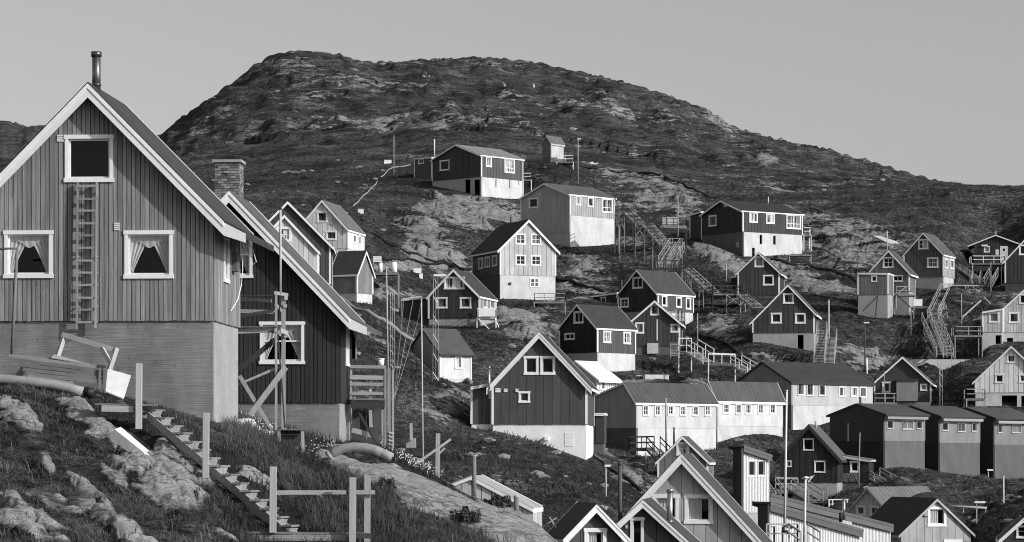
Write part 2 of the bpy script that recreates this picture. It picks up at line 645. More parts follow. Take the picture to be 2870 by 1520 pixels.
    def window(s, face, r, st, tm, R=None):
        h0, h1, z0, z1 = r
        P = s.Pf if face == 'f' else s.Ps
        R = R or s.base
        t = s.twid(h1 - h0, z1 - z0)

        def rc(mb, a, b, c, d, o0, o1):
            mb.prism(P, [(a, c), (b, c), (b, d), (a, d)], o0, o1)
        mb = MB()
        rc(mb, h0 - .03, h1 + .03, z1 - t, z1 + .015, -.02, .075)
        rc(mb, h0 - .03, h1 + .03, z0 - .015, z0 + t, -.02, .085)
        rc(mb, h0, h0 + t, z0 + t, z1 - t, -.02, .065)
        rc(mb, h1 - t, h1, z0 + t, z1 - t, -.02, .065)
        w = mb.build('window', tm, R)
        a, b, c, d = h0 + t, h1 - t, z0 + t, z1 - t
        fs = min(.05, .09 * (b - a))
        mb = MB()
        rc(mb, a, b, c, c + fs, -.075, -.02)
        rc(mb, a, b, d - fs, d, -.075, -.02)
        rc(mb, a, a + fs, c + fs, d - fs, -.075, -.02)
        rc(mb, b - fs, b, c + fs, d - fs, -.075, -.02)
        mb.build('sash', tm, w)
        bars = []
        mw = max(.045, min(.08, .07 * (b - a)))
        if 'x' in st or 'v' in st:
            bars.append(((a + b) / 2 - mw / 2, (a + b) / 2 + mw / 2, c + fs, d - fs, .004))
        if 'x' in st:
            bars.append((a + fs, b - fs, (c + d) / 2 - mw * .35, (c + d) / 2 + mw * .35, 0))
        if 'h' in st:
            zz = c + (d - c) * .55
            bars.append((a + fs, b - fs, zz - mw * .3, zz + mw * .3, 0))
        if 'w' in st:      # large window: two tall lights over two low ones
            bars.append(((a + b) / 2 - mw / 2, (a + b) / 2 + mw / 2, c + fs, d - fs, .004))
            zz = c + (d - c) * .34
            bars.append((a + fs, b - fs, zz - mw * .5, zz + mw * .5, 0))
        for q in bars:
            mb = MB()
            rc(mb, q[0], q[1], q[2], q[3], -.07 + q[4], -.025 + q[4])
            mb.build('glazing_bar', tm, w)
        pm = M_GLASS if 'T' in st else M_PL if 'L' in st else M_PG if 'G' in st else M_PD
        mb = MB()
        rc(mb, a + fs * .5, b - fs * .5, c + fs * .5, d - fs * .5, -.06, -.05)
        mb.build('pane', pm, w)
        if 'T' in st:      # room behind the glass
            mb = MB()
            e = .03
            for q in ((a - e, a, c - e, d + e), (b, b + e, c - e, d + e), (a, b, c - e, c), (a, b, d, d + e)):
                mb.prism(P, [(q[0], q[2]), (q[1], q[2]), (q[1], q[3]), (q[0], q[3])], -1.2, -.155)
            mb.prism(P, [(a - e, c - e), (b + e, c - e), (b + e, d + e), (a - e, d + e)], -1.25, -1.2)
            mb.build('room_lining', M_DARK, w)
        if 'C' in st or 'N' in st:
            s.curtain(P, a, b, c, d, w, 'N' in st)

    def curtain(s, P, a, b, c, d, w, net):
        W_, H_ = b - a, d - c
        for side in ((0, 1) if not net else (2,)):
            vs, fs = [], []
            nu, nv = 26, 12
            for j in range(nv + 1):
                tz = j / nv                       # 0 top, 1 bottom
                for i in range(nu + 1):
                    u = i / nu
                    if net:
                        h = a + W_ * (.02 + .62 * u) if s.sg > 0 else b - W_ * (.02 + .62 * u)
                    else:
                        inner = .5 - .48 * max(0, (tz - .12)) ** .8 if tz < .9 else .5 - .48 * .78 ** .8
                        inner = max(inner, .04)
                        outer = 0.0
                        h = outer + (inner - outer) * u
                        h = a + W_ * (h if side == 0 else 1 - h)
                    z = d - H_ * tz * (1.0 if not net else .98)
                    o = -.085 - .022 * (1 + sin(u * nu * .95 + side)) + .004 * sin(j * 1.3)
                    vs.append(P(h, o, z))
            for j in range(nv):
                for i in range(nu):
                    k = j * (nu + 1) + i
                    fs.append((k, k + 1, k + nu + 2, k + nu + 1))
            mb = MB()
            mb.v, mb.f = [Vector(v) for v in vs], fs
            mb.build('curtain', M_CLOTH, w, smooth=True)
        if not net:
            vs, fs = [], []
            for i in range(31):
                u = i / 30
                o = -.08 - .008 * sin(u * 40)
                vs += [P(a + W_ * u, o, d), P(a + W_ * u, o, d - H_ * (.16 + .17 * math.exp(-((u - .5) / .17) ** 2)))]
            for i in range(30):
                fs.append((2 * i, 2 * i + 1, 2 * i + 3, 2 * i + 2))
            mb = MB()
            mb.v, mb.f = [Vector(v) for v in vs], fs
            mb.build('curtain', M_CLOTH, w, smooth=True)


def corner_ok(s):
    return s.corner
# ------------------------------------------------------------------ the houses (photo measurements; sc = photo pixels per metre)
HL = []


def H(*a, **k):
    h = House(*a, **k)
    HL.append(h)
    return h


h1 = H('wooden_house', 'weathered board-clad gable house on bare concrete base with ladder, nearest on left', 'O', 98, 3.9, 599, 895, -89, 605, 245,
       L=4.5, xs=None, wm=M_WEATH, rm=0.05, ob=.5, rt=.15, fm=M_FORM, fms=M_CONC, bw=0.1325, of=.38, os=.36, kick=.62, bh=.26, yg=(1185, 1060, 1190), corner=False,
       win=[(183, 380, 318, 510, 'T'), (13, 648, 148, 779, 'TC'), (350, 648, 485, 780, 'TC')], swin=[(624, 662, 637, 792, 'D')], hf=4.2, fascia=False, tw=.1)
h2 = H('wooden_house', 'dark board-clad gable house beside the weathered house, with balcony and brick chimney', 'O', 87, 3.5, 952.5, 1125, 342, 870, 540,
       L=3.6, wm=0.036, rm=0.10, ob=.5, fm=M_FORM, fms=M_CONC, bw=0.142, of=.36, os=.36, kick=.55, bh=.24, yg=(1245, None, 1235), corner=False, tw=.09,
       win=[(729, 903, 853, 1020, 'TCh'), (585, 660, 708, 779, 'TCh')], swin=[(966.5, 912, 974, 1026, 'D')], hf=4.0, fascia=False)
hA = H('hillside_house', 'highest house on the slope with pale shingled roof and white basement', 'Y1', 19, 44, 1062, 575, 475, 325, 165, xs=1558,
       wm=0.055, rm=0.2, fm=M_TRIMG, fms=M_WHITEC, bw=0.62, yg=(812, 690, 850), win=[(567, 338, 682, 462, 'D')],
       swin=[(1115, 342, 1183, 462, 'L'), (1336, 368, 1457, 535, 'Lw')], fop=[(862, 596, 928, 790), (972, 608, 1042, 800)],
       sfop=[(1232, 605, 1244, 705), (1398, 620, 1409, 715), (1507, 628, 1516, 682)], of=.3, os=0.15, fascia=True, yes=380, wms=0.085)  # gable darkened below the side wall's tone to deepen its shade
hAx = H('annex', None, 'Y1', 18.3, 44, 470, 590, 262, 350, 262, L=4.0, wm=0.10, rm=0.09, fm=M_CONCD, parent=hA, mono=True, yeg=345,
        win=[(310, 352, 374, 414, 'G')], of=.15, os=.1)
hB = H('hillside_house', 'mid grey batten house with ribbed roof and tall white basement below the highest house', 'O', 20.6, 45, 1597.3, 603, 1460, 546, 508, xs=1723,
       wm=0.4, wms=0.36, rm=0.13, fm=M_TRIMG, fms=M_WHITEC, bw=0.42, bst='batten', yg=(692, 665, 686), gb=652, rseam=.45,
       win=[(1482.6, 546.5, 1508, 575, 'D')], swin=[(1612.5, 549.5, 1628, 575.5, 'L'), (1646.5, 552, 1663, 579.5, 'G'), (1687.5, 555, 1717, 594.5, 'Lw')],
       of=.3, os=0.1, bws=.42, hf=5.5, yes=555)
hC = H('hillside_house', 'black gable house with long dark roof over a tall white basement', 'Y2', 21, 56, 1550, 606, 1135, 402, 272, xs=2150,
       wm=0.02, wms=0.045, rm=0.035, fm=M_CONCD, fms=M_WHITEC, bw=0.5, bst='board', yg=(868, 700, 835), win=[(1210, 413, 1287, 524, 'G')],
       swin=[(1615, 413, 1697, 517, 'L'), (1785, 423, 1867, 527, 'L'), (1988, 433, 2134, 577, 'Lw')],
       sfop=[(1722, 640, 1748, 732), (1857, 645, 1883, 735), (1645, 770, 1673, 868)], of=.3, os=0.12, yes=432)  # gable paint lowered further than the side, adding to its shade
hCx = H('annex', None, 'Y2', 20.5, 56, 1140, 625, 1020, 412, 405, L=6.0, wm=0.03, rm=0.04, fm=M_TARW, parent=hC, mono=True, yeg=432, of=.25, os=.05, gb=715)
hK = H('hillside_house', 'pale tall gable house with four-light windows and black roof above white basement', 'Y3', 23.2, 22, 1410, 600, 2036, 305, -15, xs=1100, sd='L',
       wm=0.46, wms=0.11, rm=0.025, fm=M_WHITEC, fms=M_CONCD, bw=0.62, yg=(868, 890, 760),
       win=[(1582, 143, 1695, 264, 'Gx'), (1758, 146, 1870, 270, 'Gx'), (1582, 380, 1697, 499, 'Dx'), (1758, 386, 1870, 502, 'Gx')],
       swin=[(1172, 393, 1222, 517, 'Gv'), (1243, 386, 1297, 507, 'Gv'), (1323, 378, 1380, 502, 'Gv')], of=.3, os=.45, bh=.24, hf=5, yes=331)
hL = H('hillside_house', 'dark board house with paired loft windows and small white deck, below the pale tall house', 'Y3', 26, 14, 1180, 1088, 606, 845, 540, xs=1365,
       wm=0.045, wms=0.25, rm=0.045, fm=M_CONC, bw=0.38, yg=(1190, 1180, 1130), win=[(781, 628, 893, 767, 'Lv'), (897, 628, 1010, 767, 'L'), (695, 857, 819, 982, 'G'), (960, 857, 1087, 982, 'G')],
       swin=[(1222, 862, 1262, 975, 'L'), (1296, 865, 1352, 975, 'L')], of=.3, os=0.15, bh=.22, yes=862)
hLx = H('annex', None, 'Y3', 25.6, 14, 606, 1095, 302, 858, 850, L=5, wm=0.07, rm=0.05, fm=M_CONCD, parent=hL, mono=True, yeg=890, of=.25, os=.05, bw=.38, yg=(None, 1150, None))
hE = H('panel_house', 'mid grey panel-clad gable house with two loft windows on a low white basement', 'Y4', 40, 5, 1222, 957, 402, 612, 160, L=8.5,
       wm=0.082, rm=0.05, fm=M_WHITEB, bw=0.60, yg=(1270, 1010, 1250), win=[(678, 368, 804, 529, 'D'), (820, 368, 949, 529, 'D'), (632, 675, 730, 772, 'G')],
       of=.35, os=.38, bh=.3, hf=5.5)
hEx = H('annex', None, 'Y4', 39.8, 5, 400, 952, 218, 612, 600, L=7, wm=0.082, rm=0.10, fm=M_WHITEB, parent=hE, mono=True, yeg=645, of=.3, os=.0, bw=.6, yg=(None, 1008, None))
hEb = H('outbuilding', 'small dark panel outbuilding with white roof edge between panel house and long building', 'Y4', 37.5, 5, 1372, 1120, 1228, 872, 868, L=3, cat='shed',
        wm=0.06, rm=0.12, fm=M_CONCD, mono=True, yeg=872, of=.12, os=.06, bw=.6, corner=False, hf=3.0, yg=(1215, None, None))
hEw = H('white_roofed_house', 'small white house with bright white roof behind the panel house', 'Y4', 29.3, 40, 1310, 735, 960, 560, 405, xs=1480, wm=0.6, wms=0.68, rm=0.75, fm=M_WHITEC,
        swin=[(1345, 586, 1387, 668, 'Gx')], of=.25, os=.5, bh=.12, bw=.3, bst='batten', tm=M_TRIM, fascia=True, hf=3, yes=577)
hLo = H('long_building', 'long white building with many four-light windows and batten gable', 'X3', 31, 48.5, 672, 808, 175, 548, 342, xs=1500, cat='building', apx=555, yeg=512,
        wm=0.36, wms=0.54, rm=0.08, fm=M_CONCD, fms=M_WHITEC, bw=0.66, bst='batten', bws=None, yg=(1130, 985, 1060), rseam=.5,
        swin=[(738, 576, 800, 690, 'Gx'), (863, 581, 927, 699, 'Gx'), (998, 588, 1062, 695, 'Dx'), (1123, 596, 1187, 705, 'Gx'), (1251, 603, 1315, 712, 'Gx'), (1378, 603, 1442, 717, 'Gx')],
        of=.15, os=0.12, bh=.12, bargem=M_TRIM, hf=5.5, corner=False, yes=596)
hLo2 = H('annex', None, 'X3', 29.6, 48.5, 1512, 788, 1190, 528, 335, xs=2188, wm=0.5, wms=0.54, rm=0.08, fm=M_WHITEC, bw=None, bws=None, parent=hLo, rseam=.5, apx=1435, yeg=520,
         swin=[(1568, 560, 1632, 667, 'Dx'), (1695, 568, 1757, 677, 'Dx'), (1795, 570, 1857, 682, 'Gx'), (1923, 576, 1985, 687, 'Gx'), (2045, 578, 2112, 692, 'Gx')],
         of=.12, os=0.12, bh=.14, yg=(None, None, 880), corner=False, hf=5.5, yes=568)
hBa = H('barn_building', 'large dark-roofed building with batten gable and pale long wall behind the long white building', 'O', 28.2, 53, 2218, 1136, 2059, 1073, 1012, xs=2446, cat='building',
        wm=0.30, wms=0.46, rm=0.045, fm=M_CONCD, fms=M_WHITEC, bw=.42, bst='batten', bws=None, yg=(1215, None, 1175),
        swin=[(2235, 1074.5, 2253.5, 1109, 'G'), (2260.5, 1076, 2279.5, 1111, 'G'), (2294, 1079, 2312.5, 1111.5, 'G'), (2351, 1087, 2370, 1115, 'L'), (2384, 1088.5, 2402, 1115, 'L'), (2410, 1088.5, 2428, 1118, 'G')],
        of=.15, os=0.15, bh=.14, bargem=M_TRIMK, corner=False, tw=.07, yes=1082)
hV = H('dark_gable_house', 'dark corrugated gable house with plywood lean-to below the retaining wall', 'X4', 26.5, 11, 1256, 585, 700, 395, 140, L=7, wm=0.06, rm=0.06, fm=M_WHITEC,
       bw=None, yg=(640, 640, None), win=[(1152, 407, 1218, 473, 'G'), (777, 387, 860, 492, 'G')], of=.3, os=.35, bh=.16)
hU = H('white_house', 'white gable house at right edge beyond the terrace row', 'X4', 27, 12, 2400, 485, 1690, 375, 35, L=7, wm=0.76, rm=0.09, fm=M_WHITEC, bw=.5, yg=(640, 640, None),
       win=[(2000, 117, 2087, 202, 'G'), (1883, 310, 1972, 400, 'D'), (2118, 312, 2205, 395, 'G')], fop=[(1950, 520, 2100, 635), (2140, 525, 2230, 635)], of=.3, os=.3, bh=.16)
TG = 'row of stepped terrace houses'
hT = []
for i, (xc, sc, xg, xs, ye, yb, ap, wl, yg) in enumerate([
        (790, 31.0, 265, 1200, 703, 965, 595, [(825, 765, 885, 852, 'G'), (975, 770, 1082, 862, 'Gv'), (1112, 775, 1167, 862, 'D')], (1240, None, 1255)),
        (1330, 30.3, 800, 1740, 723, 985, 615, [(1365, 785, 1424, 870, 'G'), (1515, 795, 1592, 887, 'Gv'), (1655, 800, 1704, 887, 'D')], (1270, None, 1330)),
        (1868, 29.6, 1338, 2290, 740, 1003, 632, [(1908, 800, 1958, 892, 'L'), (2045, 810, 2137, 897, 'Gv')], (1345, None, 1370))]):
    hT.append(H('terrace_house', ['terrace house at the near end with the broad dark gable wall', 'middle terrace house of the stepped row', 'terrace house of the stepped row cut by the right picture edge'][i],
                'X4', sc, 50, xc, yb, xg, ye, ap, xs=xs, wm=0.04, wms=0.19, rm=0.075, fm=mat('tarred_concrete', .028, stain=.3), fms=M_CONCD, bw=None, bws=None, swin=wl, yg=yg,
                of=.06, os=.4, bh=.14, bargem=M_TRIMK, corner=False, group=TG, wtrim=M_TRIMG, tw=.06, hf=10, rt=.1, yes=ye + 20))
hX = H('dark_house', 'dark panel gable house with dark eaves in front of the terrace row', 'X2', 33.5, 12.3, 935, 790, 432, 572, 285, L=6.8, wm=0.03, rm=0.1, fm=M_CONC, bw=.55,
       yg=(960, 880, None), win=[(632, 408, 726, 511, 'D'), (730, 604, 826, 706, 'D'), (484, 602, 528, 656, 'G')], of=.3, os=.35, bargem=M_TRIMK, cornerm=M_TRIMK, bh=.24, tw=.06)
hXx = H('annex', None, 'X2', 33, 12.3, 1210, 790, 945, 600, 560, L=4, wm=0.03, rm=0.1, fm=M_CONCD, parent=hX, mono=True, yeg=560, of=.25, os=.2, bargem=M_TRIMG, win=[(1045, 605, 1125, 705, 'D')], cornerm=M_TRIMK, bw=.55)
hD = H('panel_house', 'dark panel gable house with three square windows above twin stairs', 'Y6', 25.8, 10, 832, 904, 212, 708, 425, L=7, apx=570, yeg=798, wm=0.058, rm=0.06, fm=M_CONC, bw=.58,
       yg=(1090, 985, None), win=[(519, 511, 628, 617, 'G'), (398, 709, 505, 815, 'D'), (640, 711, 747, 817, 'G')], fop=[(666, 930, 726, 1092)], of=.28, os=.3, bh=.15, gb=904)
hC2 = H('panel_house', 'narrow dark panel gable house behind and left of the three-window house', 'Y6', 23, 11, 480, 530, 66, 302, 100, L=6.5, wm=0.058, rm=0.06, fm=M_CONCD, bw=.5,
        yg=(560, 560, None), win=[(233, 139, 326, 249, 'L'), (318, 327, 426, 432, 'D')], of=.28, os=.3, bh=.14)
hC2x = H('annex', None, 'Y6', 22.6, 11, 66, 530, -2, 338, 330, L=4, wm=0.03, rm=0.05, fm=M_TARW, parent=hC2, mono=True, yeg=350, of=.1, os=0, corner=False)
hN = H('hillside_house', 'dark steep-roofed house with lean-to and three side windows in the middle of the slope', 'Y5', 24, 44, 1112, 645, 695, 468, 205, xs=1490, wm=0.035, wms=0.095, rm=0.06, fm=M_CONC, fms=M_WHITEC, bw=.32,
       yg=(None, 700, 870), win=[(846, 281, 958, 403, 'Dv'), (714, 496, 806, 598, 'Gx')], swin=[(1153, 489, 1208, 602, 'D'), (1305, 507, 1361, 617, 'D'), (1407, 514, 1462, 637, 'G')], of=.28, os=0.12, bh=.16, hf=6, yes=495)  # darker gable paint adds to the shade on it
hNx = H('annex', None, 'Y5', 23.2, 44, 690, 600, 420, 462, 462, L=3.5, wm=0.035, rm=0.08, fm=M_CONCD, parent=hN, mono=True, yeg=484, of=.2, os=0, win=[(508, 495, 565, 560, 'D')], bw=.4)
hM = H('hillside_house', 'dark-gabled house with two four-light side windows on rough white foundation', 'Y5', 26.6, 44, 470, 1087, 68, 833, 575, xs=876, wm=0.02, wms=0.085, rm=0.045, fm=M_TRIMG, fms=M_WHITEC, bw=.32,
       yg=(1290, 1200, 1275), win=[(221, 648, 326, 777, 'Dv'), (126, 876, 231, 948, 'Dv')], swin=[(531, 864, 612, 992, 'Lx'), (744, 876, 822, 1005, 'Lx')], of=.26, os=0.12, bh=.14, yes=855)  # gable shade is put into its near-black paint, side wall stays lighter
hO = H('hillside_house', 'mid grey gable house with tall dark door slit overlapped by the dark-gabled house', 'Y5', 25.4, 6, 1345, 1022, 815, 775, 540, L=6, wm=0.065, rm=0.05, fm=M_CONCD, bw=.45,
       yg=(1110, 1130, None), win=[(1034, 579, 1126, 698, 'G'), (874, 774, 966, 891, 'G'), (1249, 790, 1338, 880, 'L')], of=.4, os=.35, bh=.2)
hP = H('hillside_house', 'grey gable house with flat-roofed box annex beside the zigzag stairs', 'Y7', 23.4, 18, 588, 640, 248, 490, 302, xs=640, wm=0.15, rm=0.07, fm=M_CONC, bw=.4,
       yg=(860, 850, None), win=[(369, 359, 458, 449, 'Dx'), (451, 509, 536, 563, 'Dv')], of=.28, os=.3, bh=.16, hf=5, yes=503)
hPx = H('annex', None, 'Y7', 23.8, 18, 410, 664, 160, 497, 497, L=3.5, wm=0.16, rm=0.1, fm=M_CONC, parent=hP, mono=True, yeg=494, of=.1, os=.05, bw=.4, win=[(273, 513, 320, 565, 'D')], yg=(850, 800, None))
hQ = H('hillside_house', 'grey gable house with pale side wall above and right of the box-annex house', 'Y7', 22, 24, 872, 516, 543, 338, 157, xs=960, wm=0.1, wms=0.36, rm=0.09, fm=M_CONC, fms=M_WHITEC, bw=.45,
       yg=(640, 600, 640), win=[(664, 209, 748, 294, 'Lx'), (737, 362, 829, 448, 'Lx')], swin=[(883, 370, 907, 450, 'L'), (928, 372, 957, 450, 'L')], of=.26, os=0.12, bh=.14, yes=350)
hR = H('dark_cabin', 'dark low cabin with white door and railed deck at upper right', 'Y7', 20.5, 12, 1490, 410, 1125, 245, 172, L=6, cat='cabin', wm=0.045, rm=0.06, fm=M_TARW, bw=.5, yg=(620, 600, None),
       win=[(1209, 268, 1257, 320, 'Gx')], of=.3, os=.85, bh=.16, corner=False, hf=1)
hS = H('dark_house', 'dark plank house cut by the right picture edge below the cabin', 'Y7', 22.8, 11, 1830, 567, 1385, 385, 150, L=6, wm=0.045, rm=0.06, fm=M_TARW, bw=.5, yg=(None, 640, None),
       win=[(1500, 256, 1580, 342, 'D')], of=.28, os=.3, bh=.15)
hT2 = H('light_house', 'pale grey board house with lean-to and white basement at right edge', 'Y7', 25, 12, 1840, 978, 1365, 790, 575, L=6.5, wm=0.55, rm=0.1, fm=M_WHITEC, bw=.3, yg=(1110, 1090, None),
        win=[(1416, 818, 1502, 907, 'L'), (1503, 668, 1560, 748, 'D')], fop=[(1400, 1030, 1450, 1085)], of=.25, os=.25, bh=.16)
hT2x = H('annex', None, 'Y7', 25, 12, 1365, 978, 1195, 792, 792, L=5, wm=0.55, rm=0.1, fm=M_WHITEC, parent=hT2, mono=True, yeg=818, of=.25, os=0, bw=.3, win=[(1250, 817, 1335, 903, 'G')],
         fop=[(1305, 1008, 1356, 1082)], yg=(None, 1060, None))
hF = H('front_house', 'large light grey panel gable house at bottom centre with curtained windows', 'X1', 60, 6.7, 2560, 2060, 704, 1410, 370, L=8, wm=0.42, rm=0.07, fm=M_CONC, bw=.58,
       win=[(1308, 818, 1597, 1140, 'TN'), (1660, 820, 1972, 1140, 'TN')], of=.4, os=.4, bh=.3, tw=.16, hf=5)
hF2 = H('small_gable_house', 'narrow grey gable with white rake boards right behind the large light gable', 'X1', 34, 8, 1915, 800, 1362, 452, 172, L=6, wm=0.16, rm=0.08, fm=M_CONC, bw=.6,
        win=[(1568, 238, 1712, 385, 'Lx')], of=.25, os=.2, bh=.15)
hH = H('front_house', 'dark panel gable with open door and tall black flue left of the large light gable', 'X1', 65, 6, 1800, 1980, 600, 1450, 880, L=6, wm=0.065, rm=0.06, fm=M_CONC, bw=.6,
       win=[(1056, 1073, 1208, 1500, 'D')], of=.3, os=.3, bh=.24, tw=.12)
hG = H('small_shed', 'small dark gable shed with white window at the bottom edge', 'X1', 71, 10, 345, 1640, 980, 1290, 930, L=3.3, sd='L', cat='shed', wm=0.08, rm=0.04, fm=M_CONC, bw=.62,
       win=[(544, 1194, 788, 1440, 'TN')], of=.3, os=.2, bh=.22, tw=.14)
hY = H('plank_house', 'pale board-and-batten gable house with two windows below the dark panel house', 'X2', 37, 42, 1432, 1270, 985, 1115, 842, L=7.5, wm=0.50, rm=0.15, fm=M_CONC, bw=.42, bst='batten',
       win=[(1099, 1004, 1177, 1092, 'G'), (1221, 1004, 1302, 1092, 'G')], of=.2, os=.25, bh=.14, rseam=.5, tm=M_TRIMG, wtrim=M_TRIM)
hZ = H('panel_house', 'light panel gable house with white curtained window at bottom right, black roof on its left', 'X2', 41, 14, 1492, 1500, 2110, 1245, 935, L=8, sd='L', wm=0.4, rm=0.03, fm=M_CONC, bw=.58,
       win=[(1726, 1009, 1889, 1180, 'TN')], of=.2, os=.25, bh=.13, tm=M_TRIMG, wtrim=M_TRIM, tw=.16, corner=False)
h3 = H('gable_house', 'dark gable house with pale porch half hidden behind the balcony house roof', 'Z4', 33, -2, 1110, 1010, 300, 640, 222, L=6, wm=0.07, rm=0.05, fm=M_CONC, bw=.4, of=.3, os=.3, bh=.17)
h3x = H('annex', None, 'Z4', 34.5, -2, 992, 1010, 352, 700, 350, L=2.0, wm=0.6, rm=0.06, fm=M_CONC, bw=.4, of=.2, os=.1, bh=.18, parent=h3, win=[(598, 468, 737, 605, 'Lx')])
h4 = H('light_house', 'pale gable house with star ornament and grey roof behind the left roofs', 'Z4', 25, 12, 1278, 668, 792, 492, 210, xs=1433, wm=0.68, rm=0.13, fm=M_WHITEC, bw=.62,
       win=[(983, 318, 1083, 422, 'G'), (1068, 503, 1172, 590, 'G')], swin=[(1330, 528, 1356, 612, 'D'), (1380, 533, 1406, 622, 'D')], of=.25, os=0.12, bh=.17, yg=(None, None, 700), yes=515)
h5 = H('small_house', 'small grey house with dark lean roof on white footing right of the left roofs', 'Z4', 28, 62, 1365, 1092, 1515, 905, 690, xs=1130, sd='L', wm=0.2, rm=0.05, fm=M_WHITEC, bw=.4,
       of=.2, os=.2, bh=.16, yg=(1190, 1200, 1150), yes=888)
hJ = H('low_house', 'low white house with wide dark roof seen behind the panel house on left', 'O', 30, 60, 1233, 1062, 1140, 991, 919, xs=1321, wm=0.5, wms=0.62, rm=0.085, fm=M_WHITEC,
       bw=None, swin=[(1275, 1000, 1295, 1035, 'L')], of=.15, os=.25, bh=.1, fascia=True, yg=(1075, None, 1066), bargem=M_TRIMK, yes=994)
hSh = H('pump_shed', 'tiny gabled pump shed on railed platform high on the slope', 'Y1', 17.8, 38, 1890, 345, 1790, 180, 85, xs=2045, cat='shed', wm=0.16, wms=0.46, rm=0.11, fm=M_CONCD, of=.12, os=.12, bh=.08,
        yg=(385, 385, 390), corner=False, bargem=M_TRIMG)
hBo = H('gable_shed', 'low pale panel shed half sunk behind the rock slab', 'Bo', 76, 6, 1160, 1330, 190, 990, 575, L=3.5, cat='shed', apx=425, yeg=700, wm=0.5, rm=0.35, fm=M_CONC, bw=.36, of=0.08, os=0.02, bh=0.1, corner=False, hf=2.5)
M_CORR = mat('white_corrugated', 0.72, var=.08, rnd=.03, grain='v', stain=.1, rough=.5)
hMo = H('modern_block', 'white corrugated block with long sloping grey roof bands at bottom right', 'X2', 47, 40, 335, 1480, 1130, 985, 1245, xs=232, sd='L', cat='building', mono=True, yeg=1240, wm=M_CORR, wms=.1, rm=.15, fm=M_CONC,
        of=.25, os=.2, bh=.5, bargem=mat('grey_band', .12, grain='h', stain=.1), bw=.14, bst='batten', bws=None, corner=False, fascia=False)
hMo2 = H('annex', None, 'X2', 43, 40, 325, 1440, 1400, 905, 1200, L=4, sd='L', mono=True, yeg=1205, wm=M_CORR, wms=.1, rm=.15, fm=M_CONC, of=.25, os=.1, bh=.5, bargem=MATS['grey_band'], bw=.14, bst='batten', bws=None, corner=False, fascia=False, parent=hMo)
hMo3 = H('annex', None, 'Mb', 44, 40, 158, 960, 515, 75, 190, xs=22, sd='L', mono=True, yeg=200, wm=M_CORR, wms=.06, rm=.15, fm=M_CONC, of=.25, os=.2, bh=.36, bargem=MATS['grey_band'], bw=.14, bst='batten', bws=None, corner=False, fascia=False,
         win=[(224, 250, 328, 470, 'D'), (350, 250, 460, 470, 'D')], parent=hMo, tw=.06)
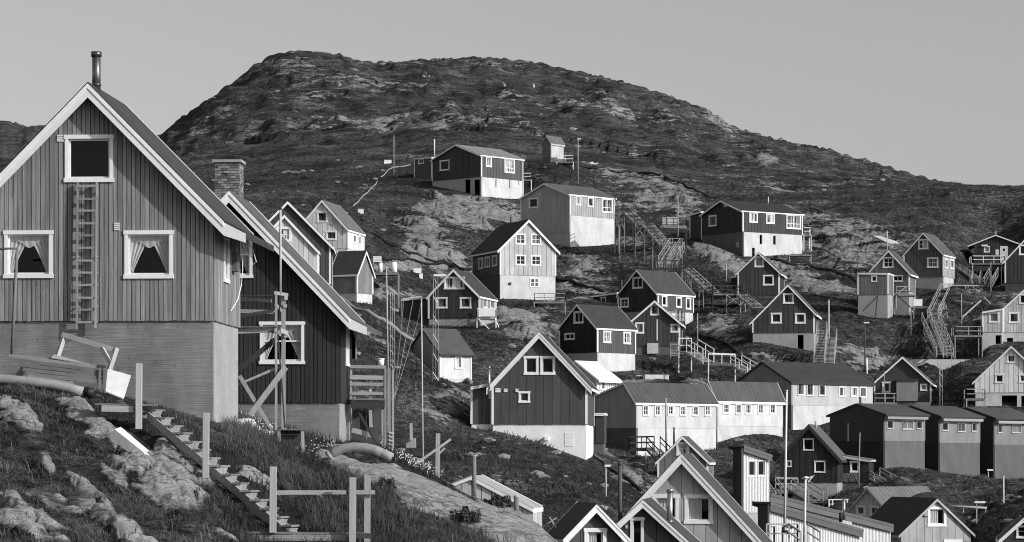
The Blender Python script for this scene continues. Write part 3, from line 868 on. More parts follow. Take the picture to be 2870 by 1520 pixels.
# ------------------------------------------------------------------ terrain
SKY = [(400, 340), (450, 300), (500, 265), (560, 225), (620, 180), (660, 150), (700, 133), (740, 127), (800, 130), (860, 138), (900, 152), (960, 157), (1000, 155), (1060, 149),
       (1130, 147), (1200, 143), (1260, 147), (1340, 155), (1430, 175), (1520, 193), (1600, 215), (1700, 245), (1750, 265), (1800, 285), (1840, 318), (1900, 335), (2000, 360),
       (2060, 368), (2130, 390), (2200, 408), (2300, 440), (2420, 467), (2480, 475), (2575, 492), (2750, 545), (2950, 600), (3300, 680)]
SKY = [(x / .8972, y / .8972) for x, y in SKY]
for x, y in SKY:
    dd = 640 if x > 640 else 560 + (x - 440) * .4
    dd *= KD
    CTRL += [(x, y, dd), (x, y + 70, dd * 1.45), (x, y + 260, dd * 2.3)]
for x, y, D in [
    # near ground and foreground knoll
    (-700, 1976, 20), (300, 1976, 20), (1435, 1976, 20), (2870, 1990, 20), (3600, 1990, 20), (-700, 1850, 30), (1435, 1800, 30), (2400, 1850, 30), (3600, 1850, 30),
    (0, 1520, 38), (300, 1525, 40), (650, 1535, 43), (900, 1550, 46), (1150, 1530, 49), (1350, 1530, 51), (1530, 1530, 53), (1700, 1620, 52), (2100, 1720, 50), (2700, 1760, 50), (-500, 1500, 40),
    (0, 1300, 46), (300, 1330, 47.5), (150, 1200, 50.5), (-400, 1060, 60), (-90, 1065, 57), (80, 1085, 55.5), (250, 1130, 54), (390, 1185, 52.8), (480, 1265, 50.5), (578, 1335, 49), (765, 1525, 47), (690, 1455, 48), (1035, 1550, 47.5),
    (430, 1400, 46.5), (600, 1300, 51.5), (700, 1260, 55), (640, 1185, 61), (780, 1235, 60), (860, 1260, 60.5), (720, 1220, 58.5), (900, 1295, 58), (850, 1400, 52), (1000, 1430, 51),
    (1000, 1330, 57), (1100, 1370, 56), (1300, 1445, 55), (1450, 1500, 54.5), (1060, 1268, 64), (1150, 1312, 63.5), (1250, 1372, 62.5), (1350, 1425, 61.5), (1450, 1475, 60), (1540, 1525, 58),
    (1100, 1420, 74), (1200, 1480, 72), (1320, 1540, 72), (1450, 1600, 70), (1600, 1640, 66), (300, 1120, 70), (700, 1170, 74), (950, 1240, 72), (600, 1080, 95), (300, 1050, 95), (0, 1040, 80), (-500, 1050, 80),
    (900, 1300, 95), (1100, 1360, 95),
    # left column: around and above the panel house
    (1150, 1310, 118), (1260, 1350, 108), (1400, 1400, 103), (1500, 1420, 100), (1600, 1480, 95), (1450, 1330, 118), (1560, 1350, 118), (1650, 1380, 112), (1300, 1240, 132), (1700, 1640, 92), (2150, 1660, 92),
    (1160, 1130, 142), (1080, 1060, 152), (1240, 1110, 146), (1000, 1000, 160), (1060, 960, 178), (1150, 990, 182), (1120, 880, 205), (850, 960, 160), (600, 880, 170), (300, 800, 180), (0, 760, 180), (-500, 760, 180),
    (1500, 930, 213), (1400, 920, 215), (1450, 980, 202), (1380, 1010, 195), (1050, 760, 228), (1150, 740, 238), (1250, 770, 242), (1300, 700, 256), (1100, 660, 262), (1200, 610, 275), (1400, 600, 285), (950, 600, 265), (700, 700, 225), (400, 640, 230), (0, 600, 240), (-500, 600, 240),
    (1250, 560, 290), (1100, 520, 300), (700, 520, 310),
    # upper slope
    (1000, 470, 325), (1150, 430, 335), (800, 480, 330), (650, 460, 345), (560, 440, 360), (1350, 400, 345),
    (520, 390, 470), (700, 320, 470), (1000, 310, 470), (1300, 290, 470), (1600, 330, 460), (1900, 400, 450), (2200, 480, 440), (2500, 560, 430), (2800, 620, 430), (3300, 710, 420),
    (2430, 1570, 150), (2600, 1600, 134), (2740, 1580, 134), (2700, 1510, 147), (2500, 1560, 145), (2250, 1520, 160), (2120, 1540, 135), (2300, 1420, 178), (1900, 1500, 120), (2050, 1560, 110), (2300, 1600, 115), (2600, 1640, 120), (2870, 1640, 120), (3400, 1640, 120), (1738, 1262, 178), (1640, 1290, 160), (2420, 1062, 219), (2500, 1055, 223), (2640, 1060, 225), (2740, 1065, 225),
    # left of the mountain, far ridge
    (430, 430, 520), (380, 480, 560), (250, 560, 560), (0, 600, 560), (-500, 620, 560), (300, 560, 800), (0, 560, 800), (-500, 560, 800), (400, 520, 800), (0, 343, 1150), (90, 357, 1150), (200, 378, 1150), (400, 430, 1150), (-300, 330, 1150), (-700, 330, 1150), (0, 450, 1600), (-600, 450, 1600), (300, 480, 1600)]:
    CTRL.append((x, y, D * KD))
# the open slope right of the middle: depth follows from its steady rise (about 20 degrees)
for x, y in [(1730, 1320), (1850, 1310), (2000, 1262), (2090, 1235), (2200, 1340), (2330, 1375), (2500, 1370), (2640, 1380), (2800, 1400), (2560, 1420), (2750, 1450), (2870, 1475), (3100, 1450), (3400, 1450), (3100, 1330), (3400, 1330),
             (1850, 1110), (1960, 1060), (2060, 1040), (2340, 1030), (2450, 960), (2600, 960), (2700, 990), (2560, 920), (2330, 900), (2360, 820), (2260, 790), (2320, 740), (2420, 780),
             (2000, 800), (1950, 720), (1850, 800), (1780, 720), (1700, 760), (1620, 780), (1600, 850), (1950, 900), (2060, 900), (2200, 900), (1480, 480), (1580, 455), (1700, 540), (1850, 540), (1950, 580), (1800, 640), (2350, 660), (2450, 690), (2500, 640), (2700, 680),
             (2870, 720), (3100, 760), (2950, 1000), (3300, 800), (3300, 1000), (2830, 820), (2650, 870), (2700, 800), (2780, 920), (1700, 455), (1900, 500), (2100, 560), (2300, 610), (2500, 615), (2700, 640), (2870, 670), (3300, 740), (2250, 640), (2100, 900), (2400, 900)]:
    CTRL.append((x, y, float(np.interp(y, [455, 500, 600, 700, 800, 900, 1000, 1100, 1200, 1300, 1400, 1500], [335, 322, 292, 271, 250, 233, 217, 206, 195, 176, 152, 128])) * KD))
cp = np.array(CTRL, float)
cu, cl, ct = (cp[:, 0] - CX) / F, np.log(cp[:, 2]), (HY - cp[:, 1]) / F
UW = 2.6 * KD                 # weight of the sideways axis against log depth


def _k(r2):
    return 0.5 * r2 * np.log(r2 + 1e-12)


def _fit():
    n = len(cu)
    x = np.stack([cu * UW, cl], 1)
    d2 = ((x[:, None] - x[None]) ** 2).sum(-1)
    A = _k(d2) + np.eye(n) * 2.5e-4
    Pm = np.concatenate([np.ones((n, 1)), x], 1)
    M = np.block([[A, Pm], [Pm.T, np.zeros((3, 3))]])
    return np.linalg.solve(M, np.concatenate([ct, np.zeros(3)])), x


_w, _x = _fit()


def t_base(u, l):
    q = np.stack([u * UW, l], -1)
    d2 = ((q[..., None, :] - _x) ** 2).sum(-1)
    return _k(d2) @ _w[:-3] + _w[-3] + q @ _w[-2:]


def vnoise(x, y, seed):
    """gradient noise, numpy"""
    xi, yi = np.floor(x).astype(np.int64), np.floor(y).astype(np.int64)
    xf, yf = x - xi, y - yi

    def gr(i, j, dx, dy):
        h = (i * 374761393 + j * 668265263 + seed * 974634777) & 0xFFFFFFFF
        h = ((h ^ (h >> 13)) * 1274126177) & 0xFFFFFFFF
        a = ((h ^ (h >> 16)) & 0xFFFF) * (2 * pi / 65536)
        return np.cos(a) * dx + np.sin(a) * dy
    sx, sy = xf * xf * xf * (xf * (xf * 6 - 15) + 10), yf * yf * yf * (yf * (yf * 6 - 15) + 10)
    a = gr(xi, yi, xf, yf)
    b = gr(xi + 1, yi, xf - 1, yf)
    c = gr(xi, yi + 1, xf, yf - 1)
    d = gr(xi + 1, yi + 1, xf - 1, yf - 1)
    return (a + (b - a) * sx) + ((c + (d - c) * sx) - (a + (b - a) * sx)) * sy


us = np.concatenate([np.linspace(-.36, -.19, 50)[:-1], np.linspace(-.19, .19, 800), np.linspace(.19, .36, 50)[1:]])
ys = np.concatenate([np.geomspace(9, 32, 25)[:-1], np.geomspace(32, 72, 290)[:-1], np.geomspace(72, 140, 90)[:-1], np.geomspace(140, 330, 250)[:-1], np.geomspace(330, 700, 150)[:-1], np.geomspace(700, 2300, 60)]) * KD
NU, NY = len(us), len(ys)
# coarse fit then bilinear refinement
cu_, cy_ = np.linspace(-.36, .36, 300), np.linspace(np.log(9 * KD), np.log(2300 * KD), 260)
TB = np.stack([t_base(cu_, np.full_like(cu_, l)) for l in cy_])
fi = np.clip((us + .36) / .72 * 299, 0, 298.999)
fj = np.clip((np.log(ys) - cy_[0]) / (cy_[-1] - cy_[0]) * 259, 0, 258.999)
i0, j0 = fi.astype(int), fj.astype(int)
fi, fj = fi - i0, fj - j0
T = (TB[np.ix_(j0, i0)] * (1 - fi) + TB[np.ix_(j0, i0 + 1)] * fi) * (1 - fj)[:, None] + (TB[np.ix_(j0 + 1, i0)] * (1 - fi) + TB[np.ix_(j0 + 1, i0 + 1)] * fi) * fj[:, None]
GU, GY = np.meshgrid(us, ys)
GX = GU * GY
GZ = T * GY
GN = GY / KD
PXg = CX + GU * F
PYg = HY - T * F
# bare rock: places where the photograph shows smooth pale slabs (px, py, rx, ry, tilt degrees, nearest depth, farthest depth, strength)
ROCK = np.zeros_like(GZ)
for x, y, rx, ry, a, d0, d1, st in [
    (60, 1180, 90, 38, 38, 40, 60, 1.0), (240, 1185, 60, 30, 35, 40, 60, .8), (330, 1330, 60, 40, 30, 40, 56, .8), (420, 1340, 130, 45, 42, 40, 56, 1.0), (540, 1400, 120, 38, 44, 40, 56, 1.0), (470, 1270, 50, 28, 30, 44, 60, .9),
    (330, 1490, 150, 30, 28, 30, 50, .8), (90, 1490, 110, 30, 18, 30, 50, .7), (960, 1300, 110, 26, 24, 50, 66, 1.2), (1130, 1375, 200, 44, 27, 50, 66, 1.5), (1320, 1455, 200, 42, 27, 50, 66, 1.5), (1450, 1505, 130, 34, 26, 50, 66, 1.4), (1180, 1450, 130, 16, 24, 46, 60, .8),
    (250, 1400, 90, 24, 40, 36, 54, .75), (120, 1330, 70, 20, 40, 36, 54, .7), (620, 1480, 70, 24, 45, 36, 54, .8), (30, 1420, 60, 22, 30, 34, 52, .7), (690, 1330, 40, 14, 30, 46, 58, .6), (870, 1395, 90, 14, 25, 44, 58, .6), (1000, 1440, 80, 16, 30, 44, 58, .5),
    (1250, 600, 70, 22, 8, 240, 290, 1.0), (1370, 610, 80, 28, 5, 240, 290, 1.0), (1180, 650, 70, 28, 20, 230, 280, .9), (1230, 720, 90, 26, 15, 220, 260, .9), (1120, 750, 70, 16, 0, 210, 260, .7), (1500, 640, 60, 30, 0, 240, 280, .4), (1320, 570, 110, 14, 8, 250, 300, .8),
    (1440, 890, 110, 26, 18, 190, 235, .9), (1480, 930, 70, 22, 20, 190, 235, .8), (1640, 800, 90, 60, 20, 215, 260, .5), (1730, 540, 90, 40, 15, 250, 300, .75), (1850, 545, 110, 40, 20, 250, 310, .8), (1980, 700, 120, 22, 30, 225, 270, 1.0), (1900, 660, 60, 26, 35, 235, 270, .8), (2010, 770, 90, 20, 30, 215, 250, .9),
    (2200, 770, 110, 30, 15, 220, 270, .8), (2290, 800, 90, 28, 15, 220, 260, .8), (2330, 690, 120, 34, 15, 245, 300, .7), (2400, 650, 130, 30, 15, 250, 310, .6), (2000, 900, 60, 16, 15, 200, 235, .7), (2030, 940, 60, 14, 15, 200, 235, .6), (2420, 990, 60, 14, 5, 200, 235, .7), (2460, 1020, 90, 14, -5, 205, 240, .7), (2130, 1010, 60, 12, 10, 190, 220, .7),
    (1950, 1075, 40, 18, 0, 200, 225, 1.0), (1780, 1070, 60, 10, 0, 200, 225, .6), (1380, 1090, 30, 60, 20, 130, 165, .6), (1240, 1150, 50, 60, 30, 120, 165, .5), (1450, 1380, 120, 20, 20, 90, 125, .4), (1780, 1350, 60, 30, 40, 120, 215, .6), (1690, 1300, 60, 10, 25, 140, 215, .5),
    (2140, 220, 90, 14, 20, 400, 700, .7), (2150, 440, 40, 30, 30, 350, 560, .9), (1960, 270, 60, 14, 20, 500, 700, .7), (2020, 330, 80, 22, 30, 450, 690, .6), (900, 250, 200, 20, -10, 450, 650, .4), (600, 330, 120, 20, -35, 400, 600, .4), (1290, 480, 80, 14, 0, 270, 330, .3), (700, 350, 90, 14, -30, 350, 600, .5), (1500, 500, 60, 14, 10, 270, 320, .4),
    (1640, 740, 70, 50, 10, 225, 270, .55), (1760, 690, 60, 40, 20, 235, 280, .45), (1800, 500, 130, 30, 12, 265, 330, .6), (2380, 700, 120, 60, 20, 235, 300, .6), (2300, 620, 110, 30, 15, 260, 320, .5), (2060, 800, 60, 30, 30, 210, 250, .6), (1880, 880, 60, 30, 20, 205, 240, .5), (1090, 820, 80, 20, 10, 180, 240, .5), (1520, 840, 40, 30, 20, 200, 240, .6), (2600, 1020, 140, 8, 0, 215, 240, .4), (1690, 470, 90, 14, 20, 280, 330, .6), (820, 190, 80, 40, 0, 480, 660, .5)]:
    if d0 > 80 and d1 < 340:
        rx, ry, st = rx * 1.3, ry * 1.4, st + .02
    c, s_ = cos(radians(a)), sin(radians(a))
    dx, dy = PXg - x, PYg - y
    q = ((dx * c + dy * s_) / rx) ** 2 + ((-dx * s_ + dy * c) / ry) ** 2
    ROCK = np.maximum(ROCK, st * np.exp(-q ** 1.3 * .9) * ((GN > d0) & (GN < d1)))
# relief: long swells only on the mountain, ledges and hummocks everywhere
FAR = np.clip((GN - 300) / 150, 0, 1)
MID = np.clip((GN - 90) / 60, 0, 1) * (1 - FAR)
near = 1 - np.clip((GN - 64) / 10, 0, 1)
XR = GX * .93 + GY * .37
YR = -GX * .37 + GY * .93


def fb(sx, sy, seed, oct_=3, g=.5):
    v = np.zeros_like(GX)
    a, f = 1.0, 1.0
    for o in range(oct_):
        v += a * vnoise(XR * f / sx, YR * f / sy, seed + o)
        a *= g
        f *= 2.03
    return v


def facets(X, Y, sx, sy, seed):
    """broken-rock cells: block height with tilt, and distance to the nearest joint"""
    x, y = X / sx, Y / sy
    x = x + .35 * vnoise(x * 1.7, y * 1.7, seed + 3)
    y = y + .35 * vnoise(x * 1.7, y * 1.7, seed + 4)
    xi, yi = np.floor(x).astype(np.int64), np.floor(y).astype(np.int64)
    f1 = np.full(x.shape, 9.0)
    f2 = np.full(x.shape, 9.0)
    hh = np.zeros(x.shape)
    for a in (-1, 0, 1):
        for b in (-1, 0, 1):
            i, j = xi + a, yi + b
            h = (i * 374761393 + j * 668265263 + seed * 974634777) & 0xFFFFFFFF
            h = ((h ^ (h >> 13)) * 1274126177) & 0xFFFFFFFF
            h ^= h >> 16
            dx = i + .15 + .7 * ((h & 255) / 255.) - x
            dy = j + .15 + .7 * (((h >> 8) & 255) / 255.) - y
            d = np.hypot(dx, dy)
            val = ((h >> 16) & 255) / 255. - .5 + dx * (((h >> 4) & 15) / 15. - .5) * 1.1 + dy * (((h >> 20) & 15) / 15. - .5) * 1.1
            n = d < f1
            f2 = np.where(n, f1, np.minimum(f2, d))
            hh = np.where(n, val, hh)
            f1 = np.where(n, d, f1)
    return hh, f2 - f1


kn = GN < 74
rg = fb(1.9, 4.5, 401, 4, .6)
left = np.clip((900 - PXg) / 120, 0, 1)
ROCK = np.where(kn, np.clip(ROCK + rg * (.55 + .35 * left) - .04 + .14 * left * (GN < 56), 0, 1.5), ROCK)
HOUSEM = np.zeros_like(GX)
for h in FOOT:
    dx, dy = GX - h.C.x, GY - h.C.y
    a = dx * h.g.x + dy * h.g.y
    b = dx * h.d.x + dy * h.d.y
    da = np.maximum(np.maximum(-a, a - h.W), 0)
    db = np.maximum(np.maximum(-b, b - h.L), 0)
    HOUSEM = np.maximum(HOUSEM, np.clip(1 - np.hypot(da, db) / 5, 0, 1))
calm = 1 - HOUSEM
rid = 1 - np.abs(fb(34, 60, 31, 4, .55)) * 2.2
GZ += FAR * (fb(110, 200, 3, 3) * 3.0 + (rid - .85) * 2.8 + fb(14, 26, 41, 3, .6) * 2.3 + fb(5, 8, 44, 2, .6) * 1.0 - .6)
rid2 = 1 - np.abs(fb(9, 16, 51, 3, .55)) * 2.2
GZ += MID * calm * (rid2 * .55 + fb(3.2, 5, 61, 3, .6) * .5 + fb(26, 36, 66, 2) * .8 + fb(.9, 1.2, 68, 2) * .14 - .3)
NF = 1 - np.clip((GN - 90) / 60, 0, 1)
st_near = np.clip(1 - HOUSEM * .8, 0, 1)
GZ += NF * st_near * (fb(4.5, 6, 71, 3, .5) * .34 + fb(1.1, 1.5, 75, 3, .6) * .2 * (1 - .7 * np.clip(ROCK, 0, 1)) + fb(.3, .4, 79, 2) * .03)
GZ += np.where(GN < 75, .30, .6) * np.clip(ROCK, 0, 1) ** 1.5 * (GN < 330) * st_near
def rows(d0, d1):
    k = np.nonzero((ys / KD >= d0) & (ys / KD < d1))[0]
    return slice(k[0], k[-1] + 1)


for d0, d1, sx, sy, seed, A, C_, msk in ((30, 80, 1.5, 3.4, 301, .17, .13, 'r'), (30, 80, .55, 1.1, 305, .05, .04, 'r'), (80, 335, 3.2, 6.5, 311, .75, .35, 'r'), (120, 340, 7, 13, 315, .5, .2, 'm'), (300, 900, 24, 46, 321, 3.0, .9, 'f'), (300, 900, 8, 15, 325, 1.2, .5, 'f')):
    k = rows(d0, d1)
    hh, cr = facets(XR[k], YR[k], sx, sy, seed)
    if msk == 'r':
        w = np.clip(ROCK[k] * 1.5 - .25, 0, 1) * np.clip(st_near[k], 0, 1) * ((.3 + 1.2 * left[k]) if d0 == 30 else 1)
    elif msk == 'm':
        w = np.clip(.12 + vnoise(XR[k] / 18, YR[k] / 34, 77) * 2.6, 0, 1) * calm[k] * MID[k]
    else:
        w = np.clip(.25 + vnoise(XR[k] / 60, YR[k] / 110, 78) * 2.2, 0, 1) * FAR[k]
    GZ[k] += w * (hh * A - C_ * np.exp(-cr / .07))
    if msk != 'r':      # outcrops show bare rock on their raised blocks
        ROCK[k] = np.maximum(ROCK[k], w * np.clip((hh + .1) * 1.5, 0, .78 if msk == 'f' else .58))
# keep the mountain's outline where the photograph has it
kf = np.nonzero(ys / KD > 380)[0][0]
tm = (GZ[kf:] / GY[kf:]).max(0)
sx_, sy_ = np.array([p[0] for p in SKY]), np.array([p[1] for p in SKY])
dl = (HY - np.interp(CX + us * F, sx_, sy_)) / F - tm
dl[(CX + us * F < 450)] = 0
ker = np.hanning(23)
dl = np.convolve(np.pad(dl, 11, mode='edge'), ker / ker.sum(), 'valid')
GZ += dl[None] * GY * FAR
lyY = np.log(ys)


def gz(X, Y):
    """terrain height at world X, Y (bilinear)"""
    X, Y = np.asarray(X, float), np.asarray(Y, float)
    u = np.interp(X / Y, us, np.arange(NU))
    v = np.interp(Y, ys, np.arange(NY))
    i, j = np.minimum(u.astype(int), NU - 2), np.minimum(v.astype(int), NY - 2)
    a, b = u - i, v - j
    return (GZ[j, i] * (1 - a) + GZ[j, i + 1] * a) * (1 - b) + (GZ[j + 1, i] * (1 - a) + GZ[j + 1, i + 1] * a) * b


def hit(px, py, d0=30, d1=800):
    """where the sight line through a photo pixel first meets the ground between two depths"""
    Y = np.geomspace(d0 * KD, d1 * KD, 3000)
    u = (px - CX) / F
    e = gz(u * Y, Y) / Y - (HY - py) / F
    k = np.argmax(e >= 0)
    if e[k] < 0:
        k = int(np.argmax(e))
    return Vector((u * Y[k], Y[k], float(gz(u * Y[k], Y[k]))))


def ground(p):
    return float(gz(p[0], p[1]))


def ground_mat():
    m = bpy.data.materials.new('tundra_and_rock')
    m.use_nodes = True
    nt = m.node_tree
    b = nt.nodes['Principled BSDF']
    tc = nt.nodes.new('ShaderNodeTexCoord')
    P = tc.outputs['Object']
    at_ = nt.nodes.new('ShaderNodeAttribute')
    at_.attribute_name = 'rock'
    far = nt.nodes.new('ShaderNodeAttribute')
    far.attribute_name = 'farness'
    n1 = _noise(nt, _map(nt, P, (.03, .03, .1)), 1, 8, .6)
    n2 = _noise(nt, _map(nt, P, (.5, .5, .9)), 1, 10, .66)
    n3 = _noise(nt, _map(nt, P, (5, 5, 5)), 1, 6, .7)
    n4 = _noise(nt, _map(nt, P, (.10, .13, .75)), 1, 10, .72)
    n5 = _noise(nt, _map(nt, P, (1.6, 1.6, 3.2)), 1, 7, .7)

    def gain(v, k_, lo=0.0):
        return _math(nt, 'MAXIMUM', _math(nt, 'ADD', .5, _math(nt, 'MULTIPLY', _math(nt, 'SUBTRACT', v, .5), k_)), lo)
    # rock cover: mapped slabs, plus scattered outcrops away from the foreground
    na = _math(nt, 'SUBTRACT', 1.0, _math(nt, 'MULTIPLY', far.outputs['Fac'], -.35))
    k = _math(nt, 'MULTIPLY', _math(nt, 'SUBTRACT', n2, .5), 1.1)
    k = _math(nt, 'ADD', k, _math(nt, 'MULTIPLY', _math(nt, 'SUBTRACT', n4, .5), 1.5))
    k = _math(nt, 'ADD', k, _math(nt, 'MULTIPLY', _math(nt, 'SUBTRACT', n5, .5), .8))
    ne = nt.nodes.new('ShaderNodeAttribute')
    ne.attribute_name = 'nearness'
    k = _math(nt, 'MULTIPLY', k, _math(nt, 'SUBTRACT', 1.0, _math(nt, 'MULTIPLY', ne.outputs['Fac'], .62)))
    k = _math(nt, 'ADD', k, _math(nt, 'MULTIPLY', at_.outputs['Fac'], .72))
    k = _math(nt, 'MULTIPLY', _math(nt, 'SUBTRACT', k, .33), 9, True)
    # plants: heath, moss and dead grass
    veg = _math(nt, 'MULTIPLY', gain(n1, 2.0, .12), gain(n5, 4.2, .08))
    veg = _math(nt, 'MULTIPLY', veg, gain(n4, 3.2, .15))
    veg = _math(nt, 'MULTIPLY', veg, gain(n3, 2.6, .15))
    veg = _math(nt, 'MULTIPLY', veg, .74)
    veg = _math(nt, 'ADD', _math(nt, 'MINIMUM', veg, .3), .011)
    # rock tone with cracks
    vo = nt.nodes.new('ShaderNodeTexVoronoi')
    vo.feature = 'DISTANCE_TO_EDGE'
    vo.inputs['Scale'].default_value = 1
    wv = nt.nodes.new('ShaderNodeVectorMath')
    wv.operation = 'ADD'
    nz = nt.nodes.new('ShaderNodeTexNoise')
    nz.inputs['Scale'].default_value = .8
    nz.inputs['Detail'].default_value = 6
    nt.links.new(P, nz.inputs['Vector'])
    nt.links.new(_map(nt, P, (.22, .3, .5)), wv.inputs[0])
    nt.links.new(nz.outputs['Color'], wv.inputs[1])
    nt.links.new(wv.outputs[0], vo.inputs['Vector'])
    cr = _math(nt, 'MULTIPLY', vo.outputs['Distance'], 22, True)
    cr = _math(nt, 'ADD', .35, _math(nt, 'MULTIPLY', cr, .65))
    sp = _math(nt, 'MULTIPLY', _math(nt, 'SUBTRACT', n3, .36), 5, True)
    sp = _math(nt, 'ADD', .55, _math(nt, 'MULTIPLY', sp, .45))
    rk = _math(nt, 'MULTIPLY_ADD', n2, .5)
    rk.node.inputs[2].default_value = .17
    rk = _math(nt, 'MULTIPLY', _math(nt, 'MULTIPLY', rk, cr), sp)
    rk = _math(nt, 'MULTIPLY', rk, _math(nt, 'ADD', .82, _math(nt, 'MULTIPLY', ne.outputs['Fac'], .28)))
    mx = nt.nodes.new('ShaderNodeMix')
    mx.data_type = 'FLOAT'
    nt.links.new(k, mx.inputs[0])
    nt.links.new(veg, mx.inputs[2])
    nt.links.new(rk, mx.inputs[3])
    nt.links.new(mx.outputs[0], b.inputs['Base Color'])
    b.inputs['Roughness'].default_value = .95
    b.inputs['Specular IOR Level'].default_value = .1
    bn = nt.nodes.new('ShaderNodeBump')
    bn.inputs['Strength'].default_value = .9
    bn.inputs['Distance'].default_value = .55
    hh = _math(nt, 'ADD', _math(nt, 'MULTIPLY', n2, .9), _math(nt, 'ADD', _math(nt, 'MULTIPLY', n3, .16), _math(nt, 'ADD', _math(nt, 'MULTIPLY', n4, 2.2), _math(nt, 'MULTIPLY', n5, .7))))
    nt.links.new(hh, bn.inputs['Height'])
    nt.links.new(bn.outputs[0], b.inputs['Normal'])
    return m


def grid_mesh(name, X, Y, Z, attrs, material):
    ny, nx = X.shape
    me = bpy.data.meshes.new(name)
    n = nx * ny
    me.vertices.add(n)
    co = np.stack([X, Y, Z], -1).reshape(-1, 3).astype(np.float32)
    me.vertices.foreach_set('co', co.ravel())
    j, i = np.meshgrid(np.arange(ny - 1), np.arange(nx - 1), indexing='ij')
    a = (j * nx + i).ravel()
    q = np.stack([a, a + 1, a + nx + 1, a + nx], 1).astype(np.int32)
    me.loops.add(q.size)
    me.loops.foreach_set('vertex_index', q.ravel())
    me.polygons.add(len(q))
    me.polygons.foreach_set('loop_start', np.arange(0, q.size, 4, dtype=np.int32))
    me.polygons.foreach_set('use_smooth', np.ones(len(q), bool))
    me.update(calc_edges=True)
    for k, v in attrs.items():
        at_ = me.attributes.new(k, 'FLOAT', 'POINT')
        at_.data.foreach_set('value', v.ravel().astype(np.float32))
    me.materials.append(material)
    o = bpy.data.objects.new(name, me)
    COL.objects.link(o)
    return o


M_GROUND = ground_mat()
ter = grid_mesh('hillside_terrain', GX, GY, GZ, {'rock': ROCK, 'farness': FAR, 'nearness': 1 - np.clip((GN - 66) / 14, 0, 1)}, M_GROUND)
tag(ter, 'dark tundra hillside with pale rock slabs', None, kind='structure')
mb = MB()
mb.v = [Vector((x, y, -30)) for x, y in ((-7000, -3000), (7000, -3000), (7000, 8000), (-7000, 8000))]
mb.f = [(0, 1, 2, 3)]
tag(mb.build('ground', M_GROUND), 'low ground around the foot of the hillside', kind='structure')
for h in HL:
    h.build()
# ------------------------------------------------------------------ things built from timbers, tubes and slabs
class Thing:
    def __init__(s, name, label, cat, loc, group=None):
        s.loc = Vector(loc)
        s.o = empty(name, s.loc, 0, label, cat, group)

    def bar(s, part, p, q, w, h=None, m=None, parent=None, up=(0, 0, 1)):
        return MB().bar(p, q, w, h or w, up).build(part, m or M_RAW, parent or s.o, off=s.loc)

    def tube(s, part, pts, r, m=None, n=8, r1=None, parent=None):
        return MB().tube(pts, r, n, r1).build(part, m or M_POLE, parent or s.o, off=s.loc, smooth=n > 6)

    def slab(s, part, pts, th, m, parent=None):
        """planar quad given by 4 world corners, thickened along its normal"""
        p = [Vector(q) for q in pts]
        n = (p[1] - p[0]).cross(p[3] - p[0]).normalized() * th
        return MB().hexa(p + [q + n for q in p]).build(part, m, parent or s.o, off=s.loc)

    def box(s, part, c, sx, sy, sz, m, rz=0, parent=None):
        """c = centre of the base"""
        c = Vector(c)
        x, y = Vector((cos(rz), sin(rz), 0)) * sx / 2, Vector((-sin(rz), cos(rz), 0)) * sy / 2
        z = Vector((0, 0, sz))
        b = [c - x - y, c + x - y, c + x + y, c - x + y]
        return MB().hexa(b + [q + z for q in b]).build(part, m, parent or s.o, off=s.loc)


def onf(h, face, x, y, out=0.0):
    """world point on a house face under a photo pixel (in the zoom of that house)"""
    v, n = (h.g, -h.d) if face == 'f' else (h.d, -h.g)
    p = h.C.xy + v * h.hc(face, x) + n * out
    return Vector((p.x, p.y, h.C.z + h.zf(face, x, y)))


def face_box(h, part, face, r, o0, o1, m, parent=None):
    a, b, c, d = h.rect(face, r)
    P = h.Pf if face == 'f' else h.Ps
    return MB().prism(P, [(a, c), (b, c), (b, d), (a, d)], o0, o1).build(part, m, parent or h.base)


def flue(h, a, b, z0, z1, r, m=None, cap=True):
    o = MB().tube([(h.sg * a, b, z0), (h.sg * a, b, z1)], r, 12).build('flue_pipe', m or M_METAL, h.base, smooth=True)
    if cap:
        MB().tube([(h.sg * a, b, z1 - .12), (h.sg * a, b, z1 + .02)], r * 1.25, 12).build('flue_cap', m or M_METAL, o if not isinstance(h.base, tuple) else h.base, smooth=True)
        MB().tube([(h.sg * a, b, z0 + (z1 - z0) * .25), (h.sg * a, b, z0 + (z1 - z0) * .25 + .05)], r * 1.15, 12).build('flue_collar', m or M_METAL, o if not isinstance(h.base, tuple) else h.base, smooth=True)
    return o


def vent(h, r):
    o = face_box(h, 'wall_vent', 'f', r, .02, .05, M_TRIMG)
    x0, y0, x1, y1 = r
    for k in range(4):
        y = y0 + (y1 - y0) * (k + .35) / 4.2
        face_box(h, 'vent_slat', 'f', (x0 + 1, y, x1 - 1, y + (y1 - y0) * .13), .05, .062, M_TRIM, o)


# ---- weathered house: flue, vents, meter boxes, cables
flue(h1, h1.aa - .05, .55, h1.zr - .1, h1.zf('f', 262, 140), .125, mat('sooty_steel', .16, var=.3, stain=.6, grain='v', rough=.35, metal=.8, bump=.05))
vent(h1, (160, 378.6, 179.6, 399))
vent(h1, (320, 625, 336.5, 647))
face_box(h1, 'meter_box', 's', (646, 709, 653, 762), .03, .2, M_CONCD)
face_box(h1, 'junction_box', 's', (648, 668, 653, 707), .03, .16, M_TRIMG)
pp = [onf(h1, 's', x, y, o) for x, y, o in ((650, 655, .25), (651, 690, .3), (650, 760, .32), (648, 800, .3), (643, 840, .25), (636, 872, .12))]
MB().tube(pp, .012, 6).build('cable', M_TRIM, h1.base, off=None) if False else None
cab = Thing('hanging_cable', 'white cable hanging down the corner of the weathered house', 'cable', onf(h1, 's', 650, 860, .1))
cab.tube('cable_run', pp, .014, M_TRIM, 6)
